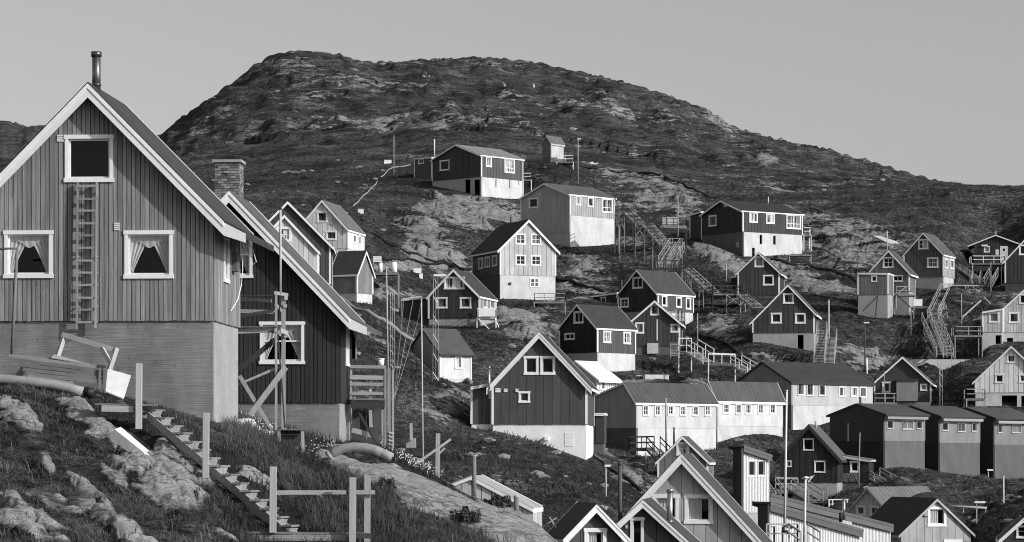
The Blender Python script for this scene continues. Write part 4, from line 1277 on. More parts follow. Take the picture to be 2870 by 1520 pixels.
cab.tube('cable_loop', [onf(h1, 's', x, y, o) for x, y, o in ((651, 690, .3), (652, 725, .55), (653, 742, .6), (653, 735, .7), (653, 700, .6), (653, 672, .4))], .012, M_TRIM, 6)
# ---- ladder on the gable
M_LAD = mat('ladder_timber', .27, var=.45, rnd=.25, grain='v', stain=.3, rough=.85)
lad = Thing('wall_ladder', 'long wooden ladder fixed upright on the weathered gable below the loft window', 'ladder', onf(h1, 'f', 248, 925, .15))
for x in (221, 274.5):
    lad.bar('rail', onf(h1, 'f', x, 512, .16), onf(h1, 'f', x - (2 if x < 250 else 3), 925 if x < 250 else 921, .2), .045, .09, M_LAD, up=(0, -1, 0))
for i in range(12):
    y = 524.5 + 34.5 * i
    lad.bar('rung', onf(h1, 'f', 218, y + random.uniform(-1, 1), .185), onf(h1, 'f', 277, y + random.uniform(-1.5, 1.5), .185),   .05, .06, M_LAD)
for y in (540, 720, 860):
    for x in (221, 274):
        lad.bar('bracket', onf(h1, 'f', x, y, .02), onf(h1, 'f', x, y, .16), .04, .04, M_RAW)
# ---- balcony house: chimney with single bricks, corner items
def brick_chimney(h):
    """brick stack behind the ridge"""
    D = h.C.y + 3.0
    px = D / F
    xm, wdt = (642 - CX) * px, 70 * px
    z0, z1 = (HY - 560) * px, (HY - 459) * px
    inv = (Matrix.Translation(h.C) @ Matrix.Rotation(h.rz, 4, 'Z')).inverted()
    c = inv @ Vector((xm, D, 0))
    zl0, zl1 = z0 - h.C.z - .6, z1 - h.C.z
    core = MB().box(c.x - wdt / 2 + .03, c.x + wdt / 2 - .03, c.y - wdt / 2 + .03, c.y + wdt / 2 - .03, zl0, zl1).build('chimney', M_MORTAR, h.base)
    rows = int((zl1 - zl0) / .085)
    bl = wdt / 4
    pool = [MB().box(-bl / 2 + .006, bl / 2 - .006, -.05, .05, 0, .072), MB().box(-bl / 4 + .006, bl / 4 - .006, -.05, .05, 0, .072)]
    mesh = [p.build('brick', M_BRICK, core) for p in pool]
    def put(me, x, y, z, rz):
        o = bpy.data.objects.new('brick', me.data)
        COL.objects.link(o)
        o.parent = core
        o.location = (x, y, z)
        o.rotation_euler = (random.uniform(-.02, .02), 0, rz + random.uniform(-.02, .02))
    for r in range(rows):
        z = zl0 + r * .085
        sh = (r % 2) * bl / 2
        for side in range(2):
            x = -wdt / 2 - sh
            while x < wdt / 2 - .01:
                full = x >= -wdt / 2 - .001 and x + bl <= wdt / 2 + .001
                xc = x + bl / 2 if full else (-wdt / 2 + bl / 4 if x < -wdt / 2 else wdt / 2 - bl / 4)
                if random.random() > .03:
                    if side == 0:
                        put(mesh[0] if full else mesh[1], c.x + xc, c.y - wdt / 2 + .045 + random.uniform(-.008, .008), z, 0)
                    else:
                        put(mesh[0] if full else mesh[1], c.x + wdt / 2 - .045, c.y + xc, z, pi / 2)
                x += bl
    for me in mesh:
        bpy.data.objects.remove(me)
    MB().box(c.x - wdt / 2 - .07, c.x + wdt / 2 + .07, c.y - wdt / 2 - .07, c.y + wdt / 2 + .07, zl1, zl1 + .09).build('chimney_cap', M_CONC, h.base)
    MB().box(c.x - wdt * .35, c.x + wdt * .35, c.y - wdt * .35, c.y + wdt * .35, zl1 - .3, zl1 - .22).build('soot_ledge', M_MORTAR, core)
brick_chimney(h2)


def zpt(zm, D):
    return lambda x, y, dd=0.0: az(zm, x, y, D + dd)


# ---- timber porch between the two near houses
q = zpt('Hb', 61.2)
po = Thing('timber_porch', 'rickety timber porch on tall braced posts between the two near houses', 'porch', q(400, 1150))
for x, y0, y1, w, dd in ((365, 100, 1165, .07, 0), (421, 118, 1150, .12, .25), (365, 380, 1120, .07, 1.6), (60, 440, 1060, .1, 1.6)):
    po.bar('post', q(x, y0, dd), q(x, y1, dd), w, w, M_RAW)
po.bar('leaning_post', q(380, 430), q(432, 1145), .045, .045, M_TARW)
for (x0, y0, x1, y1, w, d0, d1, m) in ((350, 112, 455, 128, .1, -.06, .3, M_RAWH), (358, 200, 412, 255, .12, -.06, .6, M_RAWH), (428, 150, 452, 150, .14, .18, .2, M_RAWH), (420, 210, 448, 215, .1, .18, .2, M_RAWH), (400, 400, 450, 420, .14, -.05, .2, M_RAW),
                                 (85, 160, 330, 172, .11, .6, .1, M_RAWH), (90, 133, 345, 131, .02, .6, .1, M_RAWH), (85, 292, 350, 248, .1, .9, .2, M_RAWH), (85, 252, 345, 258, .12, 1.4, 1.4, M_RAWH), (425, 435, 450, 438, .14, .15, .2, M_RAW)):
    po.bar('rail', q(x0, y0, d0), q(x1, y1, d1), .03, w, m)
for k in range(9):
    d0 = -.1 + k * .135
    po.bar('deck_plank', q(22, 375, d0), q(372, 372, d0), .185, .035, M_DECK)
for (x0, y0, x1, y1, d) in ((20, 412, 362, 382, -.05), (20, 412, 362, 400, 1.5)):
    po.bar('deck_beam', q(x0, y0, d), q(x1, y1, d), .06, .12, M_RAWH)
po.bar('deck_beam', q(362, 395, -.1), q(362, 395, 1.6), .08, .14, M_RAWH)
for (x0, y0, x1, y1, w, m) in ((80, 700, 356, 470, .16, M_TARW), (55, 822, 385, 680, .075, M_RAW), (85, 745, 335, 1160, .12, M_RAW), (440, 680, 165, 1050, .17, M_RAW)):
    dd = {80: .12, 55: .05, 85: -.02, 440: -.07}[x0]
    po.bar('brace', q(x0, y0, dd), q(x1, y1, dd), .035, w, m, up=(0, 0, 1))
fp = Thing('thin_pole', 'slim pale pole rising above the timber porch', 'pole', az('Z4', 630, 1100, 61.3))
fp.tube('shaft', [az('Z4', 634, 1100, 61.3), az('Z4', 634, 285, 61.3)], .036, M_POLE)
fp.tube('pole_cap', [az('Z4', 634, 300, 61.3), az('Z4', 634, 278, 61.3)], .055, M_POLED)
# ---- balcony of the dark house
q = zpt('Hb', 65.5)
bo = Thing('wooden_balcony', 'old plank balcony on heavy posts at the right side of the dark near house', 'balcony', q(1220, 1340))
for y0, y1, w in ((676, 680, .1), (757, 762, .14), (808, 812, .11), (880, 880, .1)):
    bo.bar('rail_board', q(928, y0, random.uniform(-.02, .02)), q(1205, y1, 0), .03, w, M_RAWH)
for x, y0, y1, w, dd, m in ((1200, 690, 1330, .07, 0, M_RAW), (1228, 690, 1345, .1, .1, M_RAW), (1258, 700, 1345, .07, .15, M_RAW), (1178, 1005, 1300, .06, 1.2, M_RAW), (1088, 750, 930, .09, .1, M_PALEW), (938, 700, 930, .07, .05, M_RAW)):
    bo.bar('post', q(x, y0, dd), q(x, y1, dd), w, w, m)
for y in range(1180, 1340, 30):
    bo.bar('post_cleat', q(1224, y, .02), q(1262, y + 4, .08), .05, .05, M_RAWH)
for k in range(8):
    bo.bar('deck_plank', q(925, 925, -.1 + k * .135), q(1205, 925, -.1 + k * .135), .185, .04, M_DECK)
bo.bar('deck_beam', q(935, 965, -.1), q(1195, 968, -.1), .08, .24, M_TARW)
bo.bar('deck_beam', q(935, 965, 1.3), q(1195, 968, 1.3), .08, .24, M_TARW)
bo.bar('brace', q(985, 1000, 0), q(1160, 1320, 0), .05, .09, M_TARW)
bo.bar('door_post', q(1085, 1010, .9), q(1090, 1140, .9), .1, .16, M_PALEW)
bo.bar('sloping_beam', q(945, 1160, .3), q(1175, 1222, .3), .06, .16, M_PALEW)
for i in range(4):
    x = 950 + i * 54
    bo.bar('plank', q(x + 25, 1012 if i < 3 else 1015, 1.0), q(x + 25, 1300, 1.0), .16, .03, M_TARW, up=(1, 0, 0)) if False else bo.slab('plank', [q(x, 1300, 1.0), q(x + 50, 1300, 1.0), q(x + 50, 1010, 1.0), q(x, 1010, 1.0)], .03, wallmat(.07))
bk = Thing('white_bucket', 'white bucket standing on the plank balcony', 'bucket', q(1165, 668, .6))
bk.tube('bucket_body', [q(1165, 668, .6), q(1165, 618, .6)], .1, M_TRIM, 12, .115)
bk.tube('bucket_rim', [q(1165, 622, .6), q(1165, 614, .6)], .125, M_TRIM, 12)
rs = Thing('ribbed_panel', 'pale ribbed sheet standing on end behind the plank balcony', 'panel', q(950, 620, 1.0))
for i in range(6):
    rs.bar('rib', q(930 + i * 8.4, 372, 1.0), q(930 + i * 8.4, 615, 1.0), .075, .05, M_PALEW)
rs.tube('top_bundle', [q(935, 380, .9), q(960, 395, .85), q(978, 450, .85)], .07, M_TRIM)
ya = Thing('yagi_antenna', 'small slanted aerial with short cross rods above the balcony', 'antenna', q(1115, 655, .8))
ya.tube('boom', [q(1112, 660, .8), q(1215, 490, .8)], .012, M_POLED, 6)
for i in range(7):
    t = i / 6
    x, y = 1135 + 75 * t, 622 - 122 * t
    ya.tube('rod', [q(x - 17, y - 5, .8), q(x + 17, y + 5, .8)], .008, M_POLE, 5)

# ---- things lying below the weathered gable
q = zpt('Fa', 56.95)
tr = Thing('trestle_frame', 'leaning timber trestle frame against the concrete base of the weathered house', 'trestle', q(800, 480))
tr.bar('top_beam', q(850, 185), q(1560, 392, -.2), .1, .13, mat('trestle_beam', .36, var=.3, rnd=.1, stain=.35))
tr.bar('leg', q(880, 205, .02), q(780, 500, -.1), .1, .12, M_PALEW)
tr.bar('leg', q(1592, 368, -.22), q(1490, 680, -.35), .09, .13, M_PALEW)
tr.bar('brace', q(1385, 365, -.17), q(1500, 560, -.3), .06, .13, M_PALEW)
tr.bar('brace', q(875, 300, .03), q(990, 240, .0), .05, .08, M_PALEW)
q = zpt('Fa', 56.3)
pl = Thing('plank_crate', 'long tilted crate of old planks lying below the weathered gable', 'crate', q(700, 900))
for i in range(6):
    x0 = 128 + i * 62
    pl.bar('plank', q(x0 if i else 122, 466 + i * 57 + (x0 - 128) * .12, -.02 * i), q(1445 if i else 1290, 632 + i * 52, -.02 * i), .03, .097, M_RAWH if i < 1 else M_DECK)
pl.bar('plank', q(380, 755, -.12), q(1000, 850, -.12), .03, .08, M_RAWH)
for x in (1365, 1428):
    pl.bar('end_post', q(x, 640, -.08), q(x - 4, 930, -.1), .07, .05, M_DECK)
for k in range(3):
    pl.bar('rear_plank', q(300, 470 + k * 60, .5), q(1440, 640 + k * 60, .5), .03, .118, M_DECK)
pl.slab('lid_sheet', [q(700, 500, .0), q(740, 455, .45), q(1225, 590, .45), q(1180, 580, .0)], .02, M_PALEW)
wb = Thing('white_board', 'plain white board leaning below the weathered house', 'board', q(1560, 1050))
wb.slab('sheet', [q(1440, 960, -.1), q(1690, 1064, -.1), q(1788, 748, .12), q(1470, 660, .12)], .03, M_FOAM)
wb.bar('edge_strip', q(1440, 962, -.13), q(1690, 1066, -.13), .02, .03, M_TRIMG)
q = zpt('Fa', 55.0)
cpipe = Thing('pale_pipe', 'thick pale insulated pipe lying in the grass at the left edge', 'pipe', q(500, 900))
pts = [q(-500, 770), q(-200, 780), q(100, 800), q(400, 830), q(700, 870), q(950, 920), q(1110, 965)]
cpipe.tube('pipe_run', pts, .14, mat('pale_pipe_shell', .24, var=.35, stain=.35, grain='c'), 14)
cpipe.tube('end_sleeve', [q(1085, 958, .02), q(1125, 970, .02)], .15, M_CONC, 14)
dr = Thing('black_drum', 'short black drum at the end of the pale pipe', 'drum', q(1200, 1040, .1))
dr.tube('drum_shell', [q(1150, 965, .15), q(1275, 985, .15)], .14, M_PIPE, 14)
dr.tube('drum_hoop', [q(1205, 974, .15), q(1220, 976, .15)], .15, M_PIPE, 14)
tp = Thing('bent_pipe_pole', 'thin dark leaning pole with bent arm in front of the left window', 'pole', q(165, 440))
tp.tube('shaft', [az('O', 33, 993, 55.9), az('O', 40, 850, 55.9), az('O', 48, 702, 55.9)], .045, M_DECK)
tp.tube('arm', [az('O', 49, 697, 55.9), az('O', 25, 697, 55.9), az('O', -12, 699, 55.9)], .03, M_DECK)
# ---- white foam block
c0 = hit(362, 1262, 40, 60)
fb_ = Thing('foam_block', 'white foam block lying on the rocks below the weathered house', 'block', c0)
ax = Vector((.62, -.12, -.50)).normalized()
lat = Vector((.25, .95, .15)).normalized()
upv = lat.cross(ax).normalized() * -1
if upv.z < 0:
    upv = -upv
b0 = c0 + Vector((0, 0, .16))
cs = []
for su in (-.5, .5):
    for (sa, sl) in ((-1, -1), (1, -1), (1, 1), (-1, 1)):
        cs.append(b0 + ax * (sa * .46) + lat * (sl * .2) + upv * (su * .24) + Vector((random.uniform(-.02, .02), random.uniform(-.02, .02), random.uniform(-.02, .02))))
MB().hexa(cs).build('block_body', M_FOAM, fb_.o, off=c0)
MB().hexa([v * 1.0 + ax * .36 + upv * .02 for v in [b0 + (c - b0) * .45 for c in cs]]).build('broken_end', M_FOAM, fb_.o, off=c0)


# ---- stairs in general
def flight(T, top, bot, width, n, rail=.95, m=None, mr=None, lat=None, posts=3, stringer=True, tread=.24):
    m, mr = m or M_DECK, mr or M_RAW
    top, bot = Vector(top), Vector(bot)
    run = Vector((top.x - bot.x, top.y - bot.y, 0))
    r = run.normalized() if run.length > .01 else Vector((0, 1, 0))
    l = Vector((-r.y, r.x, 0)) * (width / 2)
    for i in range(n):
        c = bot + (top - bot) * ((i + .5) / n)
        T.bar('tread', c - l, c + l, tread, .06, m)
    if stringer:
        for k in (-1, 1):
            T.bar('stringer', bot + l * k + Vector((0, 0, -.1)), top + l * k + Vector((0, 0, -.1)), .05, .22, m)
    if rail:
        for k in (-1, 1):
            T.bar('handrail', bot + l * k + Vector((0, 0, rail)), top + l * k + Vector((0, 0, rail)), .06, .09, mr)
            T.bar('mid_rail', bot + l * k + Vector((0, 0, rail * .55)), top + l * k + Vector((0, 0, rail * .55)), .04, .07, mr)
            for j in range(posts):
                p = bot + (top - bot) * (j / max(1, posts - 1)) + l * k
                T.bar('post', p + Vector((0, 0, -.2)), p + Vector((0, 0, rail + .05)), .08, .08, mr)


def deck(T, corners, m=None, mr=None, rail=.95, sides=(0, 1, 2, 3), legs=True, n=None, pw=.19, mid=True):
    """corners: 4 world points around the deck, 0-1 the near edge"""
    m, mr = m or M_DECK, mr or M_RAW
    c = [Vector(p) for p in corners]
    n = n or max(2, int((c[3] - c[0]).length / pw))
    for i in range(n):
        t = (i + .5) / n
        T.bar('deck_plank', c[0].lerp(c[3], t), c[1].lerp(c[2], t), (c[3] - c[0]).length / n * .92, .05, m)
    for a, b in ((0, 1), (3, 2), (0, 3), (1, 2)):
        T.bar('deck_beam', c[a] - Vector((0, 0, .13)), c[b] - Vector((0, 0, .13)), .08, .18, m)
    for i in range(4):
        if legs:
            g = ground(c[i])
            if g < c[i].z - .2:
                T.bar('leg', Vector((c[i].x, c[i].y, g - .3)), c[i] - Vector((0, 0, .02)), .11, .11, mr)
    if rail:
        for s_ in sides:
            a, b = c[s_], c[(s_ + 1) % 4]
            T.bar('handrail', a + Vector((0, 0, rail)), b + Vector((0, 0, rail)), .06, .09, mr)
            if mid:
                T.bar('mid_rail', a + Vector((0, 0, rail * .5)), b + Vector((0, 0, rail * .5)), .04, .08, mr)
            k = max(1, round((b - a).length / 1.3))
            for j in range(k + 1):
                p = a.lerp(b, j / k)
                T.bar('post', p - Vector((0, 0, .1)), p + Vector((0, 0, rail)), .08, .08, mr)


def xbrace(T, p, q_, h, m=None):
    p, q_ = Vector(p), Vector(q_)
    T.bar('brace', p, q_ - Vector((0, 0, h)), .05, .09, m or M_RAW)
    T.bar('brace', q_, p - Vector((0, 0, h)), .05, .09, m or M_RAW)


# ---- foreground stair with landings and posts
q = zpt('O', 49.0)
fs = Thing('plank_stair', 'old plank stairs descending the grassy knoll in the foreground', 'stairs', hit(600, 1330, 40, 60))
t_top, t_bot = az('O', 425, 1148, 51.2), az('O', 832, 1502, 47.8)
nst = 15
sidev = Vector((.1, .95, 0)).normalized() * .95
for i in range(nst + 1):
    c = t_top.lerp(t_bot, i / nst)
    j = Vector((0, 0, random.uniform(-.012, .012)))
    fs.bar('tread', c + j - Vector((.03, 0, 0)), c + j + sidev, .29, .045, M_DECK)
    if i < nst:
        d_ = t_top.lerp(t_bot, (i + 1) / nst)
        tri = [c + Vector((-.02, .02, -.03)), Vector((d_.x, c.y + .02, c.z - .03)), Vector((d_.x - .08, c.y + .02, d_.z - .02)), Vector((c.x + .1, c.y + .02, d_.z - .06))]
        MB().hexa(tri + [p + Vector((0, .05, 0)) for p in tri]).build('step_cleat', M_PALEW, fs.o, off=fs.loc)
for off in (0.02, .88):
    fs.bar('stringer', t_top + sidev * off + Vector((-.1, 0, -.16)), t_bot + sidev * off + Vector((.05, 0, -.2)), .05, .2, M_RAWH)
for k in range(6):
    fs.bar('landing_plank', az('O', 268, 1133, 51.0 + k * .125), az('O', 440, 1136, 51.0 + k * .125), .165, .045, M_DECK)
fs.bar('landing_beam', az('O', 285, 1145, 50.95), az('O', 375, 1147, 50.95), .07, .16, M_RAWH)
for k in range(7):
    fs.bar('landing_plank', az('O', 690, 1493, 47.0 + k * .125), az('O', 1035, 1496, 47.0 + k * .125), .165, .045, M_DECK)
fs.bar('landing_beam', az('O', 690, 1508, 46.95), az('O', 970, 1508, 46.95), .07, .15, M_RAWH)
fs.bar('landing_beam', az('O', 980, 1500, 46.95), az('O', 1040, 1503, 46.95), .07, .12, M_TARW)
for x, y0, y1, D, w in ((390, 1019, 1203, 50.9, .15), (578, 1157, 1341, 49.4, .15), (766, 1308, 1493, 46.9, .15), (989, 1338, 1560, 46.8, .15), (1030, 1332, 1545, 47.2, .14)):
    fs.bar('post', az('O', x, y0, D), az('O', x - 1, y1, D), w, w, M_PALEW)
fs.bar('guard_rail', az('O', 775, 1381, 47.1), az('O', 970, 1380, 47.1), .04, .1, M_RAWH)
fs.bar('guard_rail', az('O', 998, 1380, 47.1), az('O', 1051, 1380, 47.1), .04, .1, M_PALEW)
# ---- bench, rubble, curved pipe, post with struts
q = zpt('Hb', 58.6)
be = Thing('plank_table', 'small dark plank table standing in grass below the dark near house', 'table', q(560, 1320))
for k in range(4):
    be.bar('top_board', q(368, 1156, k * .12), q(606, 1158, k * .12), .115, .035, M_DECK)
for x, dd, y in ((566, 0, 1335), (385, 0, 1250), (560, .45, 1310), (390, .45, 1240)):
    be.bar('leg', q(x, 1160, dd), q(x + 6, y, dd), .09, .06, M_RAW)
be.slab('side_panel', [q(380, 1250, .42), q(556, 1260, .42), q(556, 1165, .42), q(380, 1165, .42)], .03, M_TARW)


def rock_blob(c, r, n=2, sq=(1, 1, .7), seed=0):
    import bmesh
    bm = bmesh.new()
    bmesh.ops.create_icosphere(bm, subdivisions=n, radius=1)
    rr = random.Random(seed)
    pl_ = [Vector((rr.uniform(-1, 1), rr.uniform(-1, 1), rr.uniform(-1, 1))).normalized() for _ in range(9)]
    for v in bm.verts:
        for p in pl_:
            d = v.co.dot(p)
            if d > .72:
                v.co -= p * (d - .72)
        v.co *= 1 + rr.uniform(-.06, .06)
        v.co = Vector((v.co.x * sq[0], v.co.y * sq[1], v.co.z * sq[2])) * r + Vector(c)
    vs = [v.co.copy() for v in bm.verts]
    fs_ = [tuple(v.index for v in f.verts) for f in bm.faces]
    bm.free()
    return vs, fs_


rub = MB()
for i in range(150):
    t = random.random()
    x = 628 + 140 * t + random.uniform(-8, 8)
    y = 1172 + 50 * t + random.uniform(-12, 20) + 8 * sin(t * 9)
    p = az('O', x, y, 60 + random.uniform(-.7, .5))
    vs, f_ = rock_blob(p, random.uniform(.06, .16), 1, seed=i)
    n = len(rub.v)
    rub.v += vs
    rub.f += [tuple(n + a for a in f) for f in f_]
tag(rub.build('rubble_heap', mat('pale_rubble', .62, var=.2, rnd=0, grain='c', stain=.25)), 'heap of pale rubble between the two near houses', 'rubble', kind='stuff')
q = zpt('Z6', 58.2)
cu = Thing('curved_pipe', 'short pale pipe arching over the grass in front of the dark near house', 'pipe', q(1300, 520))
arc = [q(1030, 478), q(1100, 428), q(1190, 394), q(1290, 380), q(1400, 386), q(1500, 405), q(1580, 440)]
cu.tube('pipe_run', arc, .14, mat('pale_pipe_shell', .45), 14)
cu.tube('end_sleeve', [q(1028, 480), q(1060, 456)], .165, M_CONC, 14)
st = Thing('tree_stump', 'rough weathered log end lying beside the curved pipe', 'log', q(1640, 520))
st.tube('log_body', [q(1540, 420), q(1620, 455), q(1690, 490)], .13, M_RAW, 9)
st.bar('split_piece', q(1520, 405, -.05), q(1700, 478, -.05), .06, .05, M_TARW)
q = zpt('Z6', 63.0)
cpst = Thing('strutted_post', 'thick pale post with two slanting struts on the crest', 'post', q(2160, 715))
cpst.bar('post', q(2163, 240), q(2158, 725), .135, .135, M_PALEW)
cpst.bar('strut', q(1880, 592, -.08), q(2295, 300, -.08), .05, .075, M_PALEW)
cpst.bar('strut', q(2010, 612, .1), q(2235, 390, .1), .05, .06, M_PALEW)
for i, (x, y0, y1, w, D, l) in enumerate([(1329, 1278, 1405, .13, 61.8, 'dark round post in front of the half-sunk shed'), (1447, 1391, 1448, .15, 60.2, 'short thick post on the crest beside the rock slab')]):
    T_ = Thing('wooden_post', l, 'post', az('O', x, y1, D))
    T_.tube('shaft', [az('O', x, y1 + 6, D), az('O', x, y0, D)], w / 2, M_DECK, 10)
    T_.tube('post_top', [az('O', x, y0 + 3, D), az('O', x, y0 - 2, D)], w / 2 * 1.06, M_PALEW, 10)
bx_ = Thing('post_box', 'small pale crate with upright stake on the slope behind the thin poles', 'box', az('Ga', 215, 1210, 92))
bx_.slab('crate_side', [az('Ga', 185, 1212, 92), az('Ga', 246, 1212, 92), az('Ga', 246, 1148, 92), az('Ga', 185, 1150, 92)], -.8, M_RAW)
bx_.bar('stake', az('Ga', 218, 1160, 91.9), az('Ga', 217, 1050, 91.9), .13, .13, M_PALEW)
xs_ = Thing('crossed_sticks', 'two pale crossed sticks standing in the grass left of the small shed', 'sticks', az('X1', 190, 1190, 80))
xs_.bar('stick', az('X1', 160, 1068, 80), az('X1', 235, 1185, 80), .045, .045, M_PALEW)
xs_.bar('stick', az('X1', 128, 1148, 80.1), az('X1', 240, 1074, 80.1), .045, .045, M_PALEW)
# ------------------------------------------------------------------ details on and between the hillside houses
def dn(py):
    return float(np.interp(py, [455, 500, 600, 700, 800, 900, 1000, 1100, 1200, 1300, 1400, 1500], [335, 322, 292, 271, 250, 233, 217, 206, 195, 176, 152, 128]))


def mast(name, label, cat, x, y0, y1, D=None, r=.05, m=None, lamp=None, xt=None, d0=90, d1=420, group=None):
    """upright pole: foot at photo pixel (x, y1), top at (xt, y0)"""
    b = hit(x, y1, d0, d1) if D is None else az('O', x, y1, D)
    Dn = b.y / KD
    t = az('O', x if xt is None else xt, y0, Dn)
    T = Thing(name, label, cat, b, group)
    T.tube('shaft', [b - Vector((0, 0, .4)), b.lerp(t, .5), t], r, m or M_POLE, 8, r * .7)
    if lamp:
        w = lamp if isinstance(lamp, (int, float)) else .5
        T.box('lamp_head', t + Vector((w * .3, 0, -.06)), w, .22, .13, M_TRIM)
        T.bar('lamp_arm', t + Vector((0, 0, -.05)), t + Vector((w * .3, 0, 0)), .05, .05, m or M_POLE)
    else:
        T.tube('pole_cap', [t - Vector((0, 0, .03)), t + Vector((0, 0, .05))], r * .95, m or M_POLE, 8)
    return T


# ---- flues, vents and other parts of houses
flue(hAx, hAx.W * .25, 1.5, hAx.zeg, hAx.zf('f', 430, 118), .09, M_TRIM, cap=False)
for a in (.35, .42):
    flue(hA, hA.W * a + 2.6, 3, hA.zr - 1.2, hA.zr - .35, .06, M_TRIM, cap=False)
flue(hX, hX.aa - .3, 2.5, hX.zr - .2, hX.zr + .45, .1, M_TRIMG, cap=False)
flue(hK, hK.W * .5, 5.5, hK.zr - .2, hK.zr + .9, .12, M_POLED, cap=False)
flue(hNx, hNx.W * .12, 1.2, hNx.ze, hNx.zf('f', 635, 318), .09, M_POLED)
flue(hC, hC.W * .5, 8.0, hC.zr - .1, hC.zr + 1.0, .05, M_TRIM, cap=False)
flue(hE, hE.hc('f', 380), -.35, hE.zf('f', 380, 742), hE.zf('f', 380, 462), .085, M_METAL)
face_box(hE, 'flue_bracket', 'f', (368, 655, 392, 668), .02, .33, M_METAL)
for r in ((430, 646, 474, 682), (503, 651, 534, 680), (604, 652, 629, 680), (616, 382, 637, 407), (987, 384, 1007, 410)):
    o = face_box(hE, 'wall_vent', 'f', r, .02, .1, M_TRIM)
    face_box(hE, 'vent_slat', 'f', (r[0] + 3, r[1] + 8, r[2] - 3, r[1] + 13), .1, .115, M_TRIMG, o)
face_box(hE, 'basement_hatch', 'f', (1030, 1032, 1108, 1152), -.03, -.005, M_WHITEB)
face_box(hE, 'wall_box', 'f', (860, 1066, 890, 1100), -.03, .5, M_WHITEB)
flue(hH, hH.hc('f', 922), 1.2, hH.ze, hH.zf('f', 922, 462), .085, M_POLED)
flue(hH, hH.hc('f', 1490), -.02 + .6, hH.top('f', hH.hc('f', 1490)) - .3, hH.zf('f', 1490, 762), .125, M_METAL)
for r in ((1612, 487, 1650, 523), (1255, 822, 1280, 868), (1985, 848, 2008, 880)):
    o = face_box(hF, 'wall_vent', 'f', r, .02, .07, wallmat(.4))
    face_box(hF, 'vent_slat', 'f', (r[0] + 4, r[1] + 12, r[2] - 4, r[1] + 17), .07, .085, M_TRIMG, o)
face_box(hH, 'wall_vent', 'f', (1003, 1155, 1030, 1195), .02, .07, M_TRIMG)
face_box(hZ, 'wall_box', 'f', (1692, 1042, 1726, 1090), .02, .15, wallmat(.4))
face_box(hR, 'door', 'f', (1343, 268, 1407, 408), .02, .08, M_TRIM)
face_box(hR, 'door_light', 'f', (1367, 288, 1384, 308), .08, .09, M_PD)
face_box(hR, 'wall_sign', 'f', (1306, 296, 1334, 340), .03, .06, M_TRIM)
face_box(hR, 'wall_lamp', 'f', (1190, 256, 1240, 270), .03, .2, M_TRIM)
flue(hR, hR.aa, .1, hR.zr, hR.zr + .55, .05, M_TRIM, cap=False)
face_box(hO, 'door', 'f', (1062, 748, 1108, 962), .01, .05, M_TARW)
face_box(hO, 'door_post', 'f', (1100, 742, 1112, 965), .03, .1, M_TRIM)
face_box(hO, 'white_hatch', 'f', (1000, 995, 1117, 1105), .0, .25, M_WHITEC)
face_box(hC, 'gable_lamp', 'f', (1370, 318, 1402, 345), .03, .2, M_TRIMG)
face_box(hC, 'wall_box', 'f', (1492, 710, 1512, 762), -.03, .1, M_PALEW)
face_box(hK, 'wall_lamp', 'f', (1508, 690, 1534, 716), -.03, .12, M_TARW)
face_box(hK, 'basement_window', 'f', (1745, 638, 1857, 742), -.03, .02, M_TRIM)
for i in (0, 1):
    for j in (0, 1):
        face_box(hK, 'basement_pane', 'f', (1760 + i * 46, 652 + j * 44, 1794 + i * 46, 688 + j * 42), .02, .028, M_PG)
face_box(hV, 'plywood_lean_to', 'f', (925, 378, 1125, 578), .0, 1.2, mat('plywood', .23, var=.3, stain=.4, grain='v'))
face_box(hV, 'lean_to_roof', 'f', (915, 362, 1135, 378), -.02, 1.35, M_TARW)
face_box(hT[0], 'wall_pipe', 'f', (444, 790, 454, 965), .0, .08, M_TRIMG)
for h_, x0, x1, y in ((hT[0], 800, 1215, 748), (hT[1], 1345, 1755, 768), (hT[2], 1885, 2285, 790)):
    face_box(h_, 'eave_band', 's', (x0, y - 12, x1 - 20, y + 14), .02, .45, mat('eave_band', .3, grain='h', stain=.1))
face_box(hT[0], 'flue_stub', 'f', (526, 530, 537, 600), .05 - hT[0].L * .1, .2 - hT[0].L * .1, M_TARW)
for r in ((1000, 1295, 1085, 1306),):
    pass
# six-pointed star ornament on the pale gable
for k in range(2):
    c = (1135, 418)
    pts = [(c[0] + 34 * sin(2 * pi * j / 3 + k * pi) * .95, c[1] - 40 * cos(2 * pi * j / 3 + k * pi)) for j in range(3)]
    for j in range(3):
        a, b = pts[j], pts[(j + 1) % 3]
        pa, pb = [Vector(h4.Pf(h4.hc('f', x), .07, h4.zf('f', x, y))) for x, y in (a, b)]
        MB().bar(pa, pb, .03, .05, up=(0, 1, 0)).build('star_bar', M_TRIMG, h4.base)

# ---- decks beside houses
DK = 'house decks'
q = lambda zm, x, y, D: az(zm, x, y, D)


def side_deck(label, zm, x0, x1, y, D, depth, mr=None, rail=.95, sides=(0, 1, 3), y2=None, m=None):
    a, b = q(zm, x0, y, D), q(zm, x1, y if y2 is None else y2, D)
    a.z = b.z = (a.z + b.z) / 2
    dv = Vector((0, depth, 0))
    T = Thing('wooden_deck', label, 'deck', Vector((a.x, a.y, min(ground(a), a.z - .3))), DK)
    deck(T, [a, b, b + dv, a + dv], m, mr, rail, sides)
    return T


